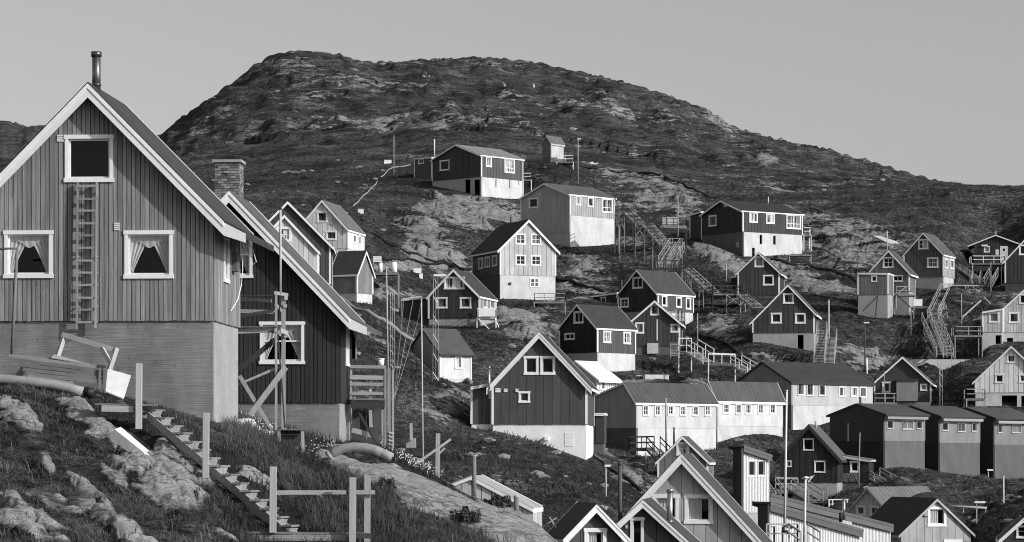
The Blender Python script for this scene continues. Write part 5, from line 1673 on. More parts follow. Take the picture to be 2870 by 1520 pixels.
side_deck('white railed balcony at the right end of the highest house', 'Y1', 1565, 1660, 612, 300, 2.2, M_TRIM)
side_deck('tall white balcony at the right end of the black gable house', 'Y2', 2165, 2238, 640, 272, 2.4, M_TRIM)
bd = side_deck('low plank platform in front of the black house basement', 'Y2', 2020, 2240, 838, 263, 1.6, M_RAW, rail=0)
side_deck('cluttered plank deck in front of the pale tall house', 'Y3', 1795, 2145, 905, 236, 2.0, M_RAW)
T_ = side_deck('white boarded deck on stilts beside the dark paired-window house', 'Y3', 1152, 1365, 1082, 214, 1.8, M_TRIM, m=M_PALEW)
T_.slab('front_board', [q('Y3', 1168, 1068, 213.8), q('Y3', 1352, 1068, 213.8), q('Y3', 1352, 978, 213.8), q('Y3', 1168, 978, 213.8)], .04, M_TRIM)
T_.bar('brace', q('Y3', 1165, 1095, 213.9), q('Y3', 1325, 1250, 213.9), .07, .1, M_TRIM)
T_.bar('brace', q('Y3', 1352, 1095, 213.9), q('Y3', 1420, 1250, 214.5), .07, .1, M_TRIM)
side_deck('railed platform of the tiny pump shed', 'Y1', 1965, 2160, 400, 314, 2.5, M_TRIM)
side_deck('white railed deck in front of the dark low cabin', 'Y7', 1115, 1380, 408, 268, 2.5, M_TRIM)
side_deck('long dark deck beside the pale board house at right edge', 'S3', 790, 1095, 962, 222, 2.5, M_RAW)
side_deck('dark landing deck of the narrow panel house', 'S1', 1115, 1430, 1135, 239.5, 2.2, M_TARW)
T_ = side_deck('dark deck with laundry on the right wall of the steep-roofed house', 'Y5', 1240, 1400, 760, 226, 1.6, M_TARW)
for i in range(5):
    x = 1300 + i * 20
    T_.slab('laundry', [q('Y5', x, 760, 225.8), q('Y5', x + 15, 760, 225.8), q('Y5', x + 15, 640 + i * 6, 225.8), q('Y5', x, 640 + i * 6, 225.8)], .03, M_COAT if i % 2 else M_TRIMG)
T_ = side_deck('small railed deck of the dark corrugated house', 'X4', 700, 915, 590, 208, 1.6, M_RAW)
side_deck('plank porch at the left corner of the white gable house', 'X4', 1605, 1785, 550, 204, 1.5, M_RAW)
side_deck('platform carrying pale tanks left of the rock slabs', 'Z4', 1510, 1760, 905, 222, 2.0, M_RAW, rail=0)
for i, (x0, x1, y0, y1, l) in enumerate(((1570, 1610, 812, 892, 'upright pale tank on the stilt platform'), (1690, 1750, 806, 880, 'wide white tank on the stilt platform'), (1520, 1600, 745, 800, 'white slatted crate left on the stilt platform'))):
    T_ = Thing('storage_tank' if i < 2 else 'slatted_crate', l, 'tank' if i < 2 else 'crate', q('Z4', (x0 + x1) / 2, 900, 223))
    w = (q('Z4', x1, y0, 223) - q('Z4', x0, y0, 223)).x
    c = q('Z4', (x0 + x1) / 2, y1 if i == 2 else 900, 223)
    h_ = q('Z4', x0, y0, 223).z - c.z
    if i < 2:
        T_.tube('tank_body', [c, c + Vector((0, 0, h_))], w / 2, M_TRIM, 12)
        T_.tube('tank_lid', [c + Vector((0, 0, h_)), c + Vector((0, 0, h_ + .08))], w / 2.4, M_TRIMG, 12)
    else:
        for k in range(4):
            T_.box('slat', c + Vector((0, 0, k * h_ / 4)), w, .5, h_ / 4 * .7, M_TRIM)
        T_.box('crate_core', c, w * .9, .4, h_, M_TRIMG)

# ---- long public stair on the slope
z = 'S1'
ps = Thing('public_stair', 'long zigzag public stair with dark handrails down the slope left of the black house', 'stairs', hit(1900, 800, 200, 300))
deck(ps, [q(z, 18, 235, 268), q(z, 130, 235, 268), q(z, 215, 225, 270), q(z, 60, 225, 270)], None, M_TARW, .95, (0, 3))
flight(ps, q(z, 165, 215, 268.5), q(z, 300, 345, 264), 1.5, 9, 1.0, M_RAW, M_TARW)
deck(ps, [q(z, 235, 345, 263), q(z, 350, 345, 263), q(z, 350, 335, 265), q(z, 235, 335, 265)], None, M_TARW, .95, (0,))
flight(ps, q(z, 375, 345, 263.5), q(z, 600, 600, 255), 1.6, 16, 1.0, M_RAW, M_TARW, posts=4)
deck(ps, [q(z, 550, 610, 254), q(z, 770, 610, 254), q(z, 770, 600, 256), q(z, 550, 600, 256)], None, M_RAW, .95, (1, 2))
flight(ps, q(z, 690, 600, 253.5), q(z, 560, 800, 247), 1.3, 13, .95, M_PALEW, M_RAW)
flight(ps, q(z, 745, 640, 252), q(z, 655, 800, 247), 1.1, 10, .95, M_DECK, M_RAW)
deck(ps, [q(z, 462, 855, 245), q(z, 815, 855, 245), q(z, 815, 840, 247.5), q(z, 462, 840, 247.5)], M_TARW, M_TARW, .95, (0, 3))
for i in range(9):
    x = 480 + i * 30
    ps.bar('baluster', q(z, x, 850, 245), q(z, x + (6 if i % 2 else -3), 785, 245), .05, .07, M_RAW)
flight(ps, q(z, 830, 850, 245.5), q(z, 1140, 1130, 240), 1.5, 18, 1.0, M_RAW, M_TARW, posts=4)
flight(ps, q(z, 1440, 1140, 239.5), q(z, 1640, 1300, 234), 1.4, 11, 1.0, M_RAW, M_TARW)
for x0, x1, y0, y1, D in ((15, 60, 240, 420, 268), (60, 120, 240, 420, 268.5), (240, 345, 350, 500, 263), (440, 520, 440, 600, 259), (520, 600, 520, 640, 256), (810, 870, 880, 1060, 245), (960, 1010, 1000, 1170, 242), (1270, 1425, 1150, 1270, 239.4), (1425, 1480, 1150, 1290, 238.5)):
    a, b = q(z, x0, y0, D), q(z, x1, y0, D)
    hgt = a.z - q(z, x0, y1, D).z
    xbrace(ps, a, b, hgt)
    for p in (a, b):
        ps.bar('support_post', p, Vector((p.x, p.y, min(ground(p), p.z - hgt) - .2)), .1, .1, M_RAW)
wk = Thing('slope_walkway', 'walkway with white wind screens between the public stair and the black house', 'walkway', hit(1880, 640, 220, 300))
deck(wk, [q(z, 525, 375, 264), q(z, 820, 385, 266), q(z, 820, 375, 269), q(z, 525, 365, 267)], None, M_TARW, 1.05, (0, 1, 2))
for x0, x1 in ((548, 590), (600, 720)):
    wk.slab('wind_screen', [q(z, x0, 358, 266.9), q(z, x1, 358, 266.9), q(z, x1, 278, 266.9), q(z, x0, 275, 266.9)], .04, M_PALEW)
# ---- twin stairs under the three-window house
for i, (xb, xt, yt, w, l) in enumerate(((882, 912, 880, 1.05, 'left one of the twin plank stairs under the three-window panel house'), (985, 1012, 955, 1.0, 'right one of the twin plank stairs under the three-window panel house'))):
    T_ = Thing('plank_stair', l, 'stairs', q('Y6', xb, 1225, 205), 'twin stairs')
    flight(T_, q('Y6', xt, yt, 214.5), q('Y6', xb, 1225, 205), w, 22, .9, M_PALEW, M_RAW, posts=5, tread=.3)
# ---- stairs and decks around the box-annex house
z = 'S3'
zs = Thing('public_stair', 'rickety zigzag public stair of raw timber below the grey gable houses at right', 'stairs', hit(2650, 990, 190, 260))
flight(zs, q(z, 470, 800, 232), q(z, 640, 1190, 216), 1.1, 26, .95, M_RAW, M_RAW, posts=6)
flight(zs, q(z, 560, 800, 231), q(z, 715, 1195, 216), 1.1, 26, .95, M_RAW, M_RAW, posts=6)
flight(zs, q(z, 672, 490, 246), q(z, 540, 770, 233.5), 1.2, 20, .95, M_PALEW, M_RAW, posts=5)
deck(zs, [q(z, 440, 800, 231), q(z, 640, 800, 231), q(z, 640, 785, 233.5), q(z, 440, 785, 233.5)], None, M_RAW, .95, (1,))
deck(zs, [q(z, 620, 490, 246), q(z, 1190, 500, 248), q(z, 1190, 485, 251), q(z, 620, 475, 249)], M_TARW, M_RAW, 1.0, (0, 1, 2))
flight(zs, q(z, 1035, 320, 258), q(z, 985, 485, 249), 1.0, 13, .95, M_DECK, M_RAW, posts=4)
flight(zs, q(z, 1225, 285, 259), q(z, 1110, 485, 249), 1.1, 13, .95, M_DECK, M_RAW, posts=5)
flight(zs, q(z, 800, 160, 270), q(z, 1050, 330, 259), 1.1, 15, .95, M_RAW, M_TARW, posts=5)
flight(zs, q(z, 880, 430, 249), q(z, 1060, 520, 247), .9, 8, .8, M_RAW, M_RAW)
for x0, x1, y0, y1, D in ((770, 830, 495, 620, 246.5), (960, 1020, 495, 620, 247.5), (1070, 1180, 500, 640, 247.8), (610, 690, 620, 780, 238), (600, 700, 700, 800, 236)):
    a, b = q(z, x0, y0, D), q(z, x1, y0, D)
    hgt = a.z - q(z, x0, y1, D).z
    xbrace(zs, a, b, hgt)
    for p in (a, b):
        zs.bar('support_post', p, Vector((p.x, p.y, min(ground(p), p.z - hgt) - .2)), .09, .09, M_RAW)
T_ = side_deck('plank deck with white freezer chest beside the box-annex house', z, 325, 505, 640, 236, 2.0, M_RAW, rail=0)
fc = Thing('freezer_chest', 'white chest standing on the plank deck of the box-annex house', 'chest', q(z, 365, 634, 236.5))
fc.box('chest_body', q(z, 368, 634, 236.8), 1.05, .6, .72, M_TRIM)
fc.box('chest_lid', q(z, 368, 634, 236.8) + Vector((0, 0, .72)), 1.1, .65, .08, M_TRIM)
T_ = side_deck('raised entry deck of the box-annex house', z, 130, 345, 505, 237.5, 1.6, M_RAW, sides=(0,))
T_.bar('brace', q(z, 150, 490, 237.4), q(z, 235, 420, 237.4), .05, .09, M_PALEW)
T_.bar('handrail', q(z, 130, 505, 237.3), q(z, 365, 720, 235), .07, .1, M_TARW)
lf = Thing('lean_frame', 'tilted raw timber frame against the concrete wall of the box annex', 'frame', az('Y7', 250, 830, 234))
lf.bar('frame_leg', az('Y7', 205, 805, 233.5), az('Y7', 328, 680, 234.5), .12, .12, M_TARW)
lf.bar('frame_leg', az('Y7', 325, 680, 234.5), az('Y7', 305, 860, 233.5), .12, .12, M_TARW)
lf.bar('frame_foot', az('Y7', 205, 810, 233.5), az('Y7', 330, 865, 233), .1, .1, M_RAW)
for i, (x0, y0, x1, y1, l) in enumerate(((870, 790, 1080, 605, 'long pale pole leaning across the slope above the dark deck'), (1115, 565, 1185, 640, 'short plank lying tilted on the slope beside the pole'), (790, 600, 985, 640, 'pale beam lying level below the zigzag stair'))):
    T_ = Thing('loose_timber', l, 'timber', hit(*zp(z, x0, y0), 200, 280))
    a, b = hit(*zp(z, x0, y0), 200, 290), hit(*zp(z, x1, y1), 200, 290)
    T_.bar('beam', a + Vector((0, 0, .3)), b + Vector((0, 0, .35)), .14, .14, M_PALEW)
    T_.bar('chock', a, a + Vector((0, 0, .3)), .2, .2, M_RAW)
# ---- stair and white walkway beside the mid grey house
z = 'Y5'
ws_ = Thing('railed_walkway', 'white railed stair and walkway descending right of the mid grey gable house', 'walkway', hit(1960, 1020, 190, 240))
flight(ws_, q(z, 1300, 985, 216.5), q(z, 1295, 1130, 212), 1.0, 9, 0, M_PALEW, M_TRIM)
deck(ws_, [q(z, 1335, 1090, 214), q(z, 1470, 1090, 214), q(z, 1470, 1080, 216), q(z, 1335, 1080, 216)], None, M_TRIM, 1.5, (0,))
flight(ws_, q(z, 1475, 1090, 214), q(z, 1650, 1195, 210), 1.2, 9, 1.4, M_PALEW, M_TRIM)
deck(ws_, [q(z, 1650, 1205, 209.5), q(z, 1935, 1215, 209.5), q(z, 1935, 1205, 211), q(z, 1650, 1195, 211)], None, M_TRIM, .95, (0, 2), mid=False)
flight(ws_, q(z, 1945, 1215, 210), q(z, 2125, 1320, 206), 1.2, 8, .95, M_PALEW, M_TRIM)
# ---- deck and stair in front of the long building
z = 'X3'
ld = Thing('dark_landing', 'dark railed landing with stair in front of the long white building', 'deck', q(z, 700, 1110, 173))
deck(ld, [q(z, 600, 1025, 173), q(z, 860, 1020, 173), q(z, 860, 1012, 175.5), q(z, 600, 1017, 175.5)], M_TARW, M_TARW, 1.0, (0, 2, 3))
flight(ld, q(z, 850, 1020, 173), q(z, 985, 1165, 168), 1.2, 11, 1.0, M_DECK, M_TARW)
# ---- deck left of the dark panel house, stair on its right
z = 'X2'
dl = Thing('railed_deck', 'grey railed deck with stair between the white tower block and the dark panel house', 'deck', q(z, 500, 960, 163))
deck(dl, [q(z, 390, 865, 164), q(z, 585, 870, 164), q(z, 585, 860, 166), q(z, 390, 855, 166)], None, M_RAW, 1.0, (0, 2, 3))
flight(dl, q(z, 590, 870, 164), q(z, 745, 975, 160), 1.2, 8, 1.0, M_DECK, M_RAW)
flight(dl, q(z, 340, 840, 163), q(z, 440, 980, 159), .9, 9, .9, M_DECK, M_RAW)
dr_ = Thing('plank_stair', 'dark plank stair with pale handrail on the slope right of the dark panel house', 'stairs', q(z, 1350, 800, 168))
flight(dr_, q(z, 1235, 735, 172), q(z, 1430, 845, 165), 1.4, 11, .7, M_DECK, M_RAW)
face_box(hXx, 'chevron_board', 'f', (945, 712, 1112, 790), .03, .06, wallmat(.12))
for i in range(12):
    t = i / 11
    x = 952 + 155 * t
    s_ = 1 if t < .5 else -1
    pa, pb = [Vector(hXx.Pf(hXx.hc('f', min(1110, max(947, xx))), .075, hXx.zf('f', xx, yy))) for xx, yy in ((x - 14 * s_, 786), (x + 14 * s_, 716))]
    MB().bar(pa, pb, .03, .09, up=(0, 1, 0)).build('chevron_slat', M_RAW, hXx.base)
wr = Thing('white_gate_frame', 'white painted rail frame in front of the dark house basement', 'railing', q(z, 930, 1020, 157))
for x in (860, 890, 1020):
    wr.bar('post', q(z, x, 945, 157), q(z, x, 1035, 157), .1, .1, M_TRIM)
for y in (945, 985):
    wr.bar('rail', q(z, 855, y, 157), q(z, 1030, y - 2, 157), .06, .09, M_TRIM)
pd_ = Thing('plank_door', 'old plank door leaning on the basement of the dark panel house', 'door', q(z, 825, 990, 161))
for i in range(5):
    pd_.slab('plank', [q(z, 797 + i * 11, 990, 161), q(z, 806 + i * 11, 990, 161), q(z, 806 + i * 11, 838 + (i % 2) * 5, 161.6), q(z, 797 + i * 11, 838 + (i % 2) * 5, 161.6)], .04, M_DECK)
# ---- roof terrace things in front of the white block
z = 'Mb'
rt = Thing('terrace_railing', 'railed plank terrace in front of the white corrugated wall at bottom', 'deck', q(z, 700, 1400, 106))
deck(rt, [q(z, 480, 1375, 106), q(z, 905, 1375, 106), q(z, 905, 1368, 108), q(z, 480, 1368, 108)], M_PALEW, M_TRIMG, 1.0, (0, 1))
flight(rt, q(z, 915, 1375, 106), q(z, 1080, 1490, 103), 1.0, 7, 1.0, M_DECK, M_TRIMG)
gr = Thing('feeder_table', 'small dark roofed table standing on the plank terrace', 'table', q(z, 740, 1372, 107))
gr.slab('roof_board', [q(z, 680, 1130, 106.5), q(z, 790, 1185, 106.5), q(z, 875, 1172, 107.2), q(z, 730, 1110, 107.2)], .04, M_TARW)
for x, y in ((700, 1150), (790, 1180)):
    gr.bar('leg', q(z, x, y, 106.9), q(z, x, 1370, 106.9), .07, .07, M_TARW)
gr.slab('tray', [q(z, 680, 1240, 106.7), q(z, 775, 1245, 106.7), q(z, 770, 1215, 107.3), q(z, 690, 1210, 107.3)], .05, M_TARW)
for i, (x, y0, y1) in enumerate(((585, 1155, 1310),)):
    T_ = Thing('grill_stand', 'dark T-shaped stand on the plank terrace', 'stand', q(z, x, 1370, 106.8))
    T_.bar('stem', q(z, x, y0, 106.8), q(z, x, 1370, 106.8), .1, .1, M_TARW)
    T_.bar('top_bar', q(z, x - 45, y0, 106.8), q(z, x + 20, y0, 106.8), .06, .05, M_TARW)
sg_ = Thing('roof_sign_box', 'white box with dark pipe on the upper roof band of the corrugated block', 'box', q(z, 1570, 1110, 128))
sg_.slab('box_face', [q(z, 1500, 1115, 127), q(z, 1625, 1165, 127), q(z, 1640, 1090, 127), q(z, 1515, 1060, 127)], .3, M_TRIM)
sg_.tube('pipe', [q(z, 1490, 1090, 127.2), q(z, 1495, 960, 127.2)], .12, M_PIPE, 10)
sg_.tube('pipe', [q(z, 1535, 1060, 127.4), q(z, 1535, 770, 127.4)], .1, M_METAL, 10)

# ---- poles, lamps, masts
mast('flag_pole', 'thin white flagpole left of the highest house', 'flagpole', 1104, 380, 490, r=.06)
mast('street_lamp', 'street lamp with small round head near the pump shed', 'street lamp', 1620, 390, 508, 300, r=.07, lamp=.5)
mast('thin_mast', 'thin mast at the right eave of the ribbed-roof house', 'mast', 1725, 504, 560, 276, r=.05, m=M_POLED)
mast('flag_pole', 'pale flagpole standing in front of the slope walkway', 'flagpole', 1900, 552, 655, 262, r=.07)
mast('thin_mast', 'short bent stake on the slope below the public stair top', 'stake', 1737, 640, 736, r=.06)
mast('thin_mast', 'small stake left of the narrow panel house', 'stake', 2036, 738, 790, r=.06)
mast('flag_pole', 'white flagpole at the right corner of the three-window panel house', 'flagpole', 2323, 842, 940, 214, r=.07, m=M_TRIM)
mast('thin_mast', 'dark pole at the left corner of the box annex', 'pole', 2403, 708, 872, 241, r=.07, m=M_POLED)
mast('flag_pole', 'pale pole rising behind the gable of the box-annex house', 'flagpole', 2487, 648, 705, 246, r=.07)
mast('street_lamp', 'street lamp with flat round head on the slope right of the twin stairs', 'street lamp', 2424, 905, 1045, r=.07, m=M_POLED, lamp=.6)
mast('thin_mast', 'thick white stub post beside the street lamp below the twin stairs', 'post', 2429, 1005, 1047, r=.14, m=M_TRIM)
mast('flag_pole', 'pale flagpole at the zigzag stair above the dark deck', 'flagpole', 2695, 825, 940, 226, r=.06)
mast('thin_mast', 'thin pole under the cabin deck between the stair rails', 'pole', 2777, 735, 860, 247, r=.06)
mast('thin_mast', 'slim pole left below the box-annex house', 'pole', 2553, 860, 946, 228, r=.05)
mast('flag_pole', 'pale pole beside the white railed stair', 'flagpole', 1955, 880, 950, 214, r=.07)
mast('flag_pole', 'tall white flagpole in front of the white corrugated block', 'flagpole', 2199, 1096, 1470, 112, r=.075, m=M_TRIM, xt=2205)
T_ = mast('lamp_mast', 'white mast with short slanted arms in front of the corrugated block', 'mast', 2254, 1338, 1520, 110, r=.075, m=M_TRIM, xt=2258)
T_.bar('arm', az('Mb', 1020, 500, 110), az('Mb', 1125, 455, 110), .05, .05, M_TRIM)
T_.bar('arm', az('Mb', 1045, 545, 110), az('Mb', 1128, 450, 110), .05, .05, M_TRIM)
T_.bar('arm', az('Mb', 960, 490, 110), az('Mb', 1015, 492, 110), .05, .05, M_TRIM)
T_.tube('round_head', [az('Mb', 1015, 495, 110), az('Mb', 1015, 470, 110)], .14, M_TRIM, 10)
mast('flag_pole', 'slim white pole in front of the dark house porch', 'flagpole', 2406, 1215, 1375, 165, r=.06, xt=2410)
mast('timber_mast', 'pale weathered pole standing against the long white building', 'pole', 1868, 1118, 1270, 177, r=.1, xt=1866)
mast('wall_flue', 'short dark flue standing against the long building basement', 'flue', 1889, 1200, 1240, 178, r=.09, m=M_PIPE)
mast('thin_mast', 'thin pole in front of the dark corrugated house', 'pole', 2479, 1043, 1135, 207, r=.05)
mast('street_lamp', 'dark street lamp on the grass slope before the terrace row', 'street lamp', 2770, 1318, 1450, 172, r=.06, lamp=.5)
mast('flag_pole', 'white pole on the grass slope right of the dark street lamp', 'flagpole', 2813, 1336, 1485, 150, r=.06, m=M_TRIM)
mast('street_lamp', 'street lamp with long white head beside the bottom right gable', 'street lamp', 2737, 1408, 1530, 140, r=.06, lamp=.75)
mast('street_lamp', 'lamp post with boxy head on the slope left of the tall black flue', 'street lamp', 1698, 1306, 1425, 118, r=.06, lamp=.35)
mast('thin_mast', 'pale post below the dark landing of the long building', 'post', 1810, 1270, 1340, 168, r=.06)
mast('thin_mast', 'tall slender pale pole beside the plank balcony', 'pole', 1088, 753, 1060, 66.5, r=.03, xt=1083)
T_ = mast('crooked_pole', 'crooked white pole with crossarm and wires on the crest', 'pole', 1186, 842, 1322, 66, r=.028, m=M_POLE, xt=1181)
T_.bar('crossarm', az('Ga', 160, 232, 66), az('Ga', 290, 215, 66), .03, .05, M_PALEW)
for x0, y0, x1, y1 in ((170, 230, 105, 890), (230, 235, 108, 880), (284, 300, 110, 872), (282, 250, 262, 360)):
    T_.tube('stay_wire', [az('Ga', x0, y0, 66), az('Ga', x1, y1, 66.3)], .008, M_POLE, 5)


def lattice(label, x, y0, y1, D=None, w=.35, cap=False):
    b = hit(x, y1, 90, 300) if D is None else az('O', x, y1, D)
    t = az('O', x, y0, b.y / KD)
    T = Thing('lattice_mast', label, 'mast', b)
    L_ = [Vector((w / 2, 0, 0)), Vector((-w / 2, .1, 0)), Vector((0, w / 2, 0))]
    for l in L_:
        T.tube('leg', [b + l, t + l * .8], .015, M_METAL, 5)
    n = int((t.z - b.z) / (w * 1.6))
    for i in range(n):
        a, c = b.lerp(t, i / n), b.lerp(t, (i + 1) / n)
        T.tube('lacing', [a + L_[i % 2], c + L_[(i + 1) % 2]], .009, M_METAL, 4)
    if cap:
        T.box('lamp_head', t + Vector((.35, 0, 0)), 1.0, .3, .16, M_TRIM)
    return T


lattice('slim steel lattice lamp mast left of the paired-window house', 1221, 775, 1070, None, .45, True)
lattice('thin steel lattice mast on the dark slope behind the balcony', 1100, 815, 1040, None, .35)
lattice('thin steel lattice mast between dark corrugated house and white gable house', 2637, 1028, 1148, None, .35)

# ---- pipelines lying on the slope
def pipeline(label, pts, r, m, d0=90, d1=500, name='pipeline', lift=.15):
    w = []
    for (x0, y0), (x1, y1) in zip(pts[:-1], pts[1:]):
        n = max(2, int(math.hypot(x1 - x0, y1 - y0) / 14))
        for i in range(n):
            t = i / n
            w.append(hit(x0 + (x1 - x0) * t, y0 + (y1 - y0) * t, d0, d1))
    w.append(hit(*pts[-1], d0, d1))
    Y = np.array([p.y for p in w])
    for _ in range(6):
        Y[1:-1] = (Y[:-2] + Y[1:-1] * 2 + Y[2:]) / 4
    out = []
    for p, y in zip(w, Y):
        x = p.x / p.y * y
        out.append(Vector((x, y, max(float(gz(x, y)) + lift, 0 * y + p.z / p.y * y))))
    T = Thing(name, label, 'pipe', out[0])
    T.tube('pipe_run', out, r, m, 7)
    for i in range(0, len(out), 5):
        T.box('pipe_support', Vector((out[i].x, out[i].y, ground(out[i]) - .2)), .16, .16, max(.1, out[i].z - ground(out[i]) + .1), M_RAW)


pipeline('dark pipeline running down right from the pump shed', [(1578, 452), (1620, 462), (1660, 477), (1742, 483), (1828, 486), (1867, 499), (1901, 515), (1956, 538), (2008, 560)], .2, M_PIPE, 220)
pipeline('pale wooden pipe duct left below the highest house', [(990, 580), (1030, 545), (1075, 492), (1100, 470), (1150, 465)], .1, M_RAW, 220)
pipeline('black pipeline from the left houses down toward the pale tall house', [(1018, 645), (1110, 697), (1200, 730), (1272, 750), (1320, 757)], .17, M_PIPE, 170)
pipeline('second black pipeline just under the first one', [(1050, 724), (1110, 730), (1162, 736), (1272, 750)], .15, M_PIPE, 170)
pipeline('black pipeline right of the pale tall house', [(1557, 783), (1650, 807), (1693, 820)], .17, M_PIPE, 170)
pipeline('heavy beam-like pipeline across the dark slope behind the balcony', [(945, 838), (1000, 870), (1060, 895), (1179, 972), (1250, 1022), (1319, 1076)], .22, M_DECK, 100)
pipeline('dark pipeline below the black house basement', [(2161, 729), (2262, 750), (2342, 764), (2400, 788)], .17, M_PIPE, 190)
pipeline('thin dark pipe looping on the rock right of the black house', [(2278, 697), (2328, 711), (2357, 736), (2341, 752)], .1, M_PIPE, 190)
pipeline('dark pipe under the landing deck of the narrow panel house', [(1946, 862), (2000, 861), (2078, 858)], .14, M_PIPE, 190)
pipeline('dark pipe slanting down left of the three-window panel house', [(1950, 936), (2044, 966), (2085, 1008)], .12, M_PIPE, 190)
pipeline('dark cable trough running down left of the large light gable', [(1661, 1276), (1720, 1323), (1798, 1382)], .13, M_PIPE, 100)
pipeline('dark pipe on the rock left of the box annex', [(2352, 768), (2375, 778), (2400, 792)], .12, M_PIPE, 190)

# ---- retaining wall and bits on the slope
rw = Thing('retaining_wall', 'long low pale concrete retaining wall below the zigzag stair', 'wall', az('X4', 1450, 300, 212))
n = 6
for i in range(n):
    x0, x1 = 1050 + 135 * i, 1050 + 135 * (i + 1)
    rw.slab('wall_panel', [az('X4', x0 + 1, 330, 221), az('X4', x1 - 1, 330, 221), az('X4', x1 - 1, 172 + i, 221), az('X4', x0 + 1, 171 + i, 221)], -.4, mat('pale_concrete', .48, var=.25, stain=.25, grain='h'))
rw.bar('wall_coping', az('X4', 1050, 168, 221.2), az('X4', 1862, 172, 221.2), .5, .1, M_CONC)
cpd = Thing('concrete_pad', 'flat white concrete slab on the grass below the dark-gabled house', 'slab', hit(1835, 1060, 190, 230))
c = hit(1835, 1058, 190, 230)
cpd.box('pad', c - Vector((0, 0, .5)), 2.6, 2.0, .75, M_WHITEC, .2)
cpd.box('pad_step', c + Vector((-2.2, .3, -.5)), 1.8, .8, .72, M_WHITEC, .2)


def sheet_thing(name, label, cat, zm, poly, D=None, th=.25, m=None):
    c = hit(*zp(zm, sum(p[0] for p in poly) / len(poly), sum(p[1] for p in poly) / len(poly)), 150, 420)
    T = Thing(name, label, cat, c)
    Dn = c.y / KD
    n = len(poly)
    a = [az(zm, x, y, Dn) + Vector((0, -.6, 0)) for x, y in poly]
    b = [p + Vector((0, .9, .12)) for p in a]
    mb = MB()
    mb.v = a + b
    mb.f = [tuple(range(n)), tuple(reversed(range(n, 2 * n)))] + [(i, n + i, n + (i + 1) % n, (i + 1) % n) for i in range(n)]
    mb.build('hull' if 'boat' in name else 'cover', m or M_FOAM, T.o, off=c)
    T.bar('keel' if 'boat' in name else 'weight', a[0] + Vector((0, .4, .1)), a[n // 2] + Vector((0, .4, .12)), .08, .08, M_TRIMG)


sheet_thing('upturned_boat', 'white upturned boat on the slope above the box-annex house', 'boat', 'Y7', [(290, 186), (340, 186), (480, 232), (575, 288), (570, 300), (500, 292), (400, 240)])
sheet_thing('tarpaulin', 'crumpled white tarpaulin heap beside the pipeline below the pump shed', 'tarpaulin', 'Y1', [(2318, 470), (2335, 425), (2385, 402), (2425, 425), (2455, 418), (2465, 435), (2430, 440), (2390, 432), (2345, 470)])
for i, (x, y, w, h_, l) in enumerate(((1011, 598, .75, .5, 'small white electrical box on the slope right of the star house'), (1087, 458, 1.2, .5, 'low pale crate on the hillside left of the highest house'), (1170, 765, .9, .5, 'white crate on the slope left of the paired-window house'), (1180, 780, .4, .5, 'small white barrel on the slope left of the paired-window house'))):
    c = hit(x, y, 180, 420)
    T_ = Thing('utility_box', l, 'box', c)
    T_.box('box_body', c - Vector((0, 0, .1)), w, .5, h_ + .1, M_TRIM)
    T_.box('box_lid', c + Vector((0, 0, h_)), w * 1.05, .55, .06, M_TRIMG)
c = hit(1470, 352, 300, 500)
T_ = Thing('picnic_table', 'lone picnic table on the hillside above the pump shed', 'picnic table', c)
for k in range(4):
    T_.bar('top_board', c + Vector((-1.1, k * .2, .8)), c + Vector((1.1, k * .2, .8)), .18, .06, M_PALEW)
for y in (-.55, 1.15):
    T_.bar('seat_board', c + Vector((-1.1, y, .45)), c + Vector((1.1, y, .45)), .28, .06, M_PALEW)
for x in (-.8, .8):
    T_.bar('leg', c + Vector((x - .25, -.3, -.2)), c + Vector((x, .2, .8)), .1, .1, M_PALEW)
    T_.bar('leg', c + Vector((x + .25, .9, -.2)), c + Vector((x, .4, .8)), .1, .1, M_PALEW)
for i, (x, y, r) in enumerate(((952, 243, .8), (1412, 244, .8), (1492, 246, .9))):
    c = hit(x, y, 330, 640)
    T_ = Thing('stone_cairn', ['leftmost pale cairn high on the mountain slope', 'middle pale cairn below the mountain top', 'right pale cairn below the mountain top'][i], 'cairn', c)
    for k in range(4):
        vs, f_ = rock_blob(c + Vector((random.uniform(-.4, .4), 0, r * (.1 + k * .42))), r * (.62 - k * .1), 2, seed=200 + i * 9 + k)
        mb = MB()
        mb.v, mb.f = vs, f_
        mb.build('stone', mat('cairn_stone', .4, grain='c'), T_.o, off=c)
# fence bits and litter near the bottom right
z = 'Rb'
tb = Thing('plank_rail_fence', 'low pale rail fence across the grass right of the bottom right gable', 'fence', az(z, 1200, 1080, 158))
tb.bar('rail', az(z, 1040, 1045, 158), az(z, 1540, 1050, 158), .08, .12, M_PALEW)
for x in (1065, 1175, 1255, 1465):
    tb.bar('post', az(z, x, 1030, 158), az(z, x, 1140, 158), .12, .12, M_PALEW)
ub = Thing('pipe_rail', 'long pale pipe rail above the litter right of the bottom right gable', 'rail', az(z, 800, 830, 150))
ub.tube('rail_run', [az(z, 540, 790, 150), az(z, 800, 800, 150), az(z, 1170, 820, 150)], .09, M_PALEW, 8)
for x in (560, 800, 1150):
    ub.bar('post', az(z, x, 800, 150), az(z, x, 900, 150), .08, .08, M_RAW)
ob = Thing('old_shack', 'open weathered shack with dark doorway at the right edge below the terrace row', 'shack', az(z, 1540, 900, 168))
for x0, x1 in ((1440, 1505), (1600, 1660)):
    ob.slab('wall_board', [az(z, x0, 1000, 168), az(z, x1, 1000, 168), az(z, x1, 640, 168), az(z, x0, 655, 168)], .06, M_RAW)
ob.slab('back_wall', [az(z, 1440, 1000, 171), az(z, 1660, 1000, 171), az(z, 1660, 650, 171), az(z, 1440, 650, 171)], .06, M_TARW)
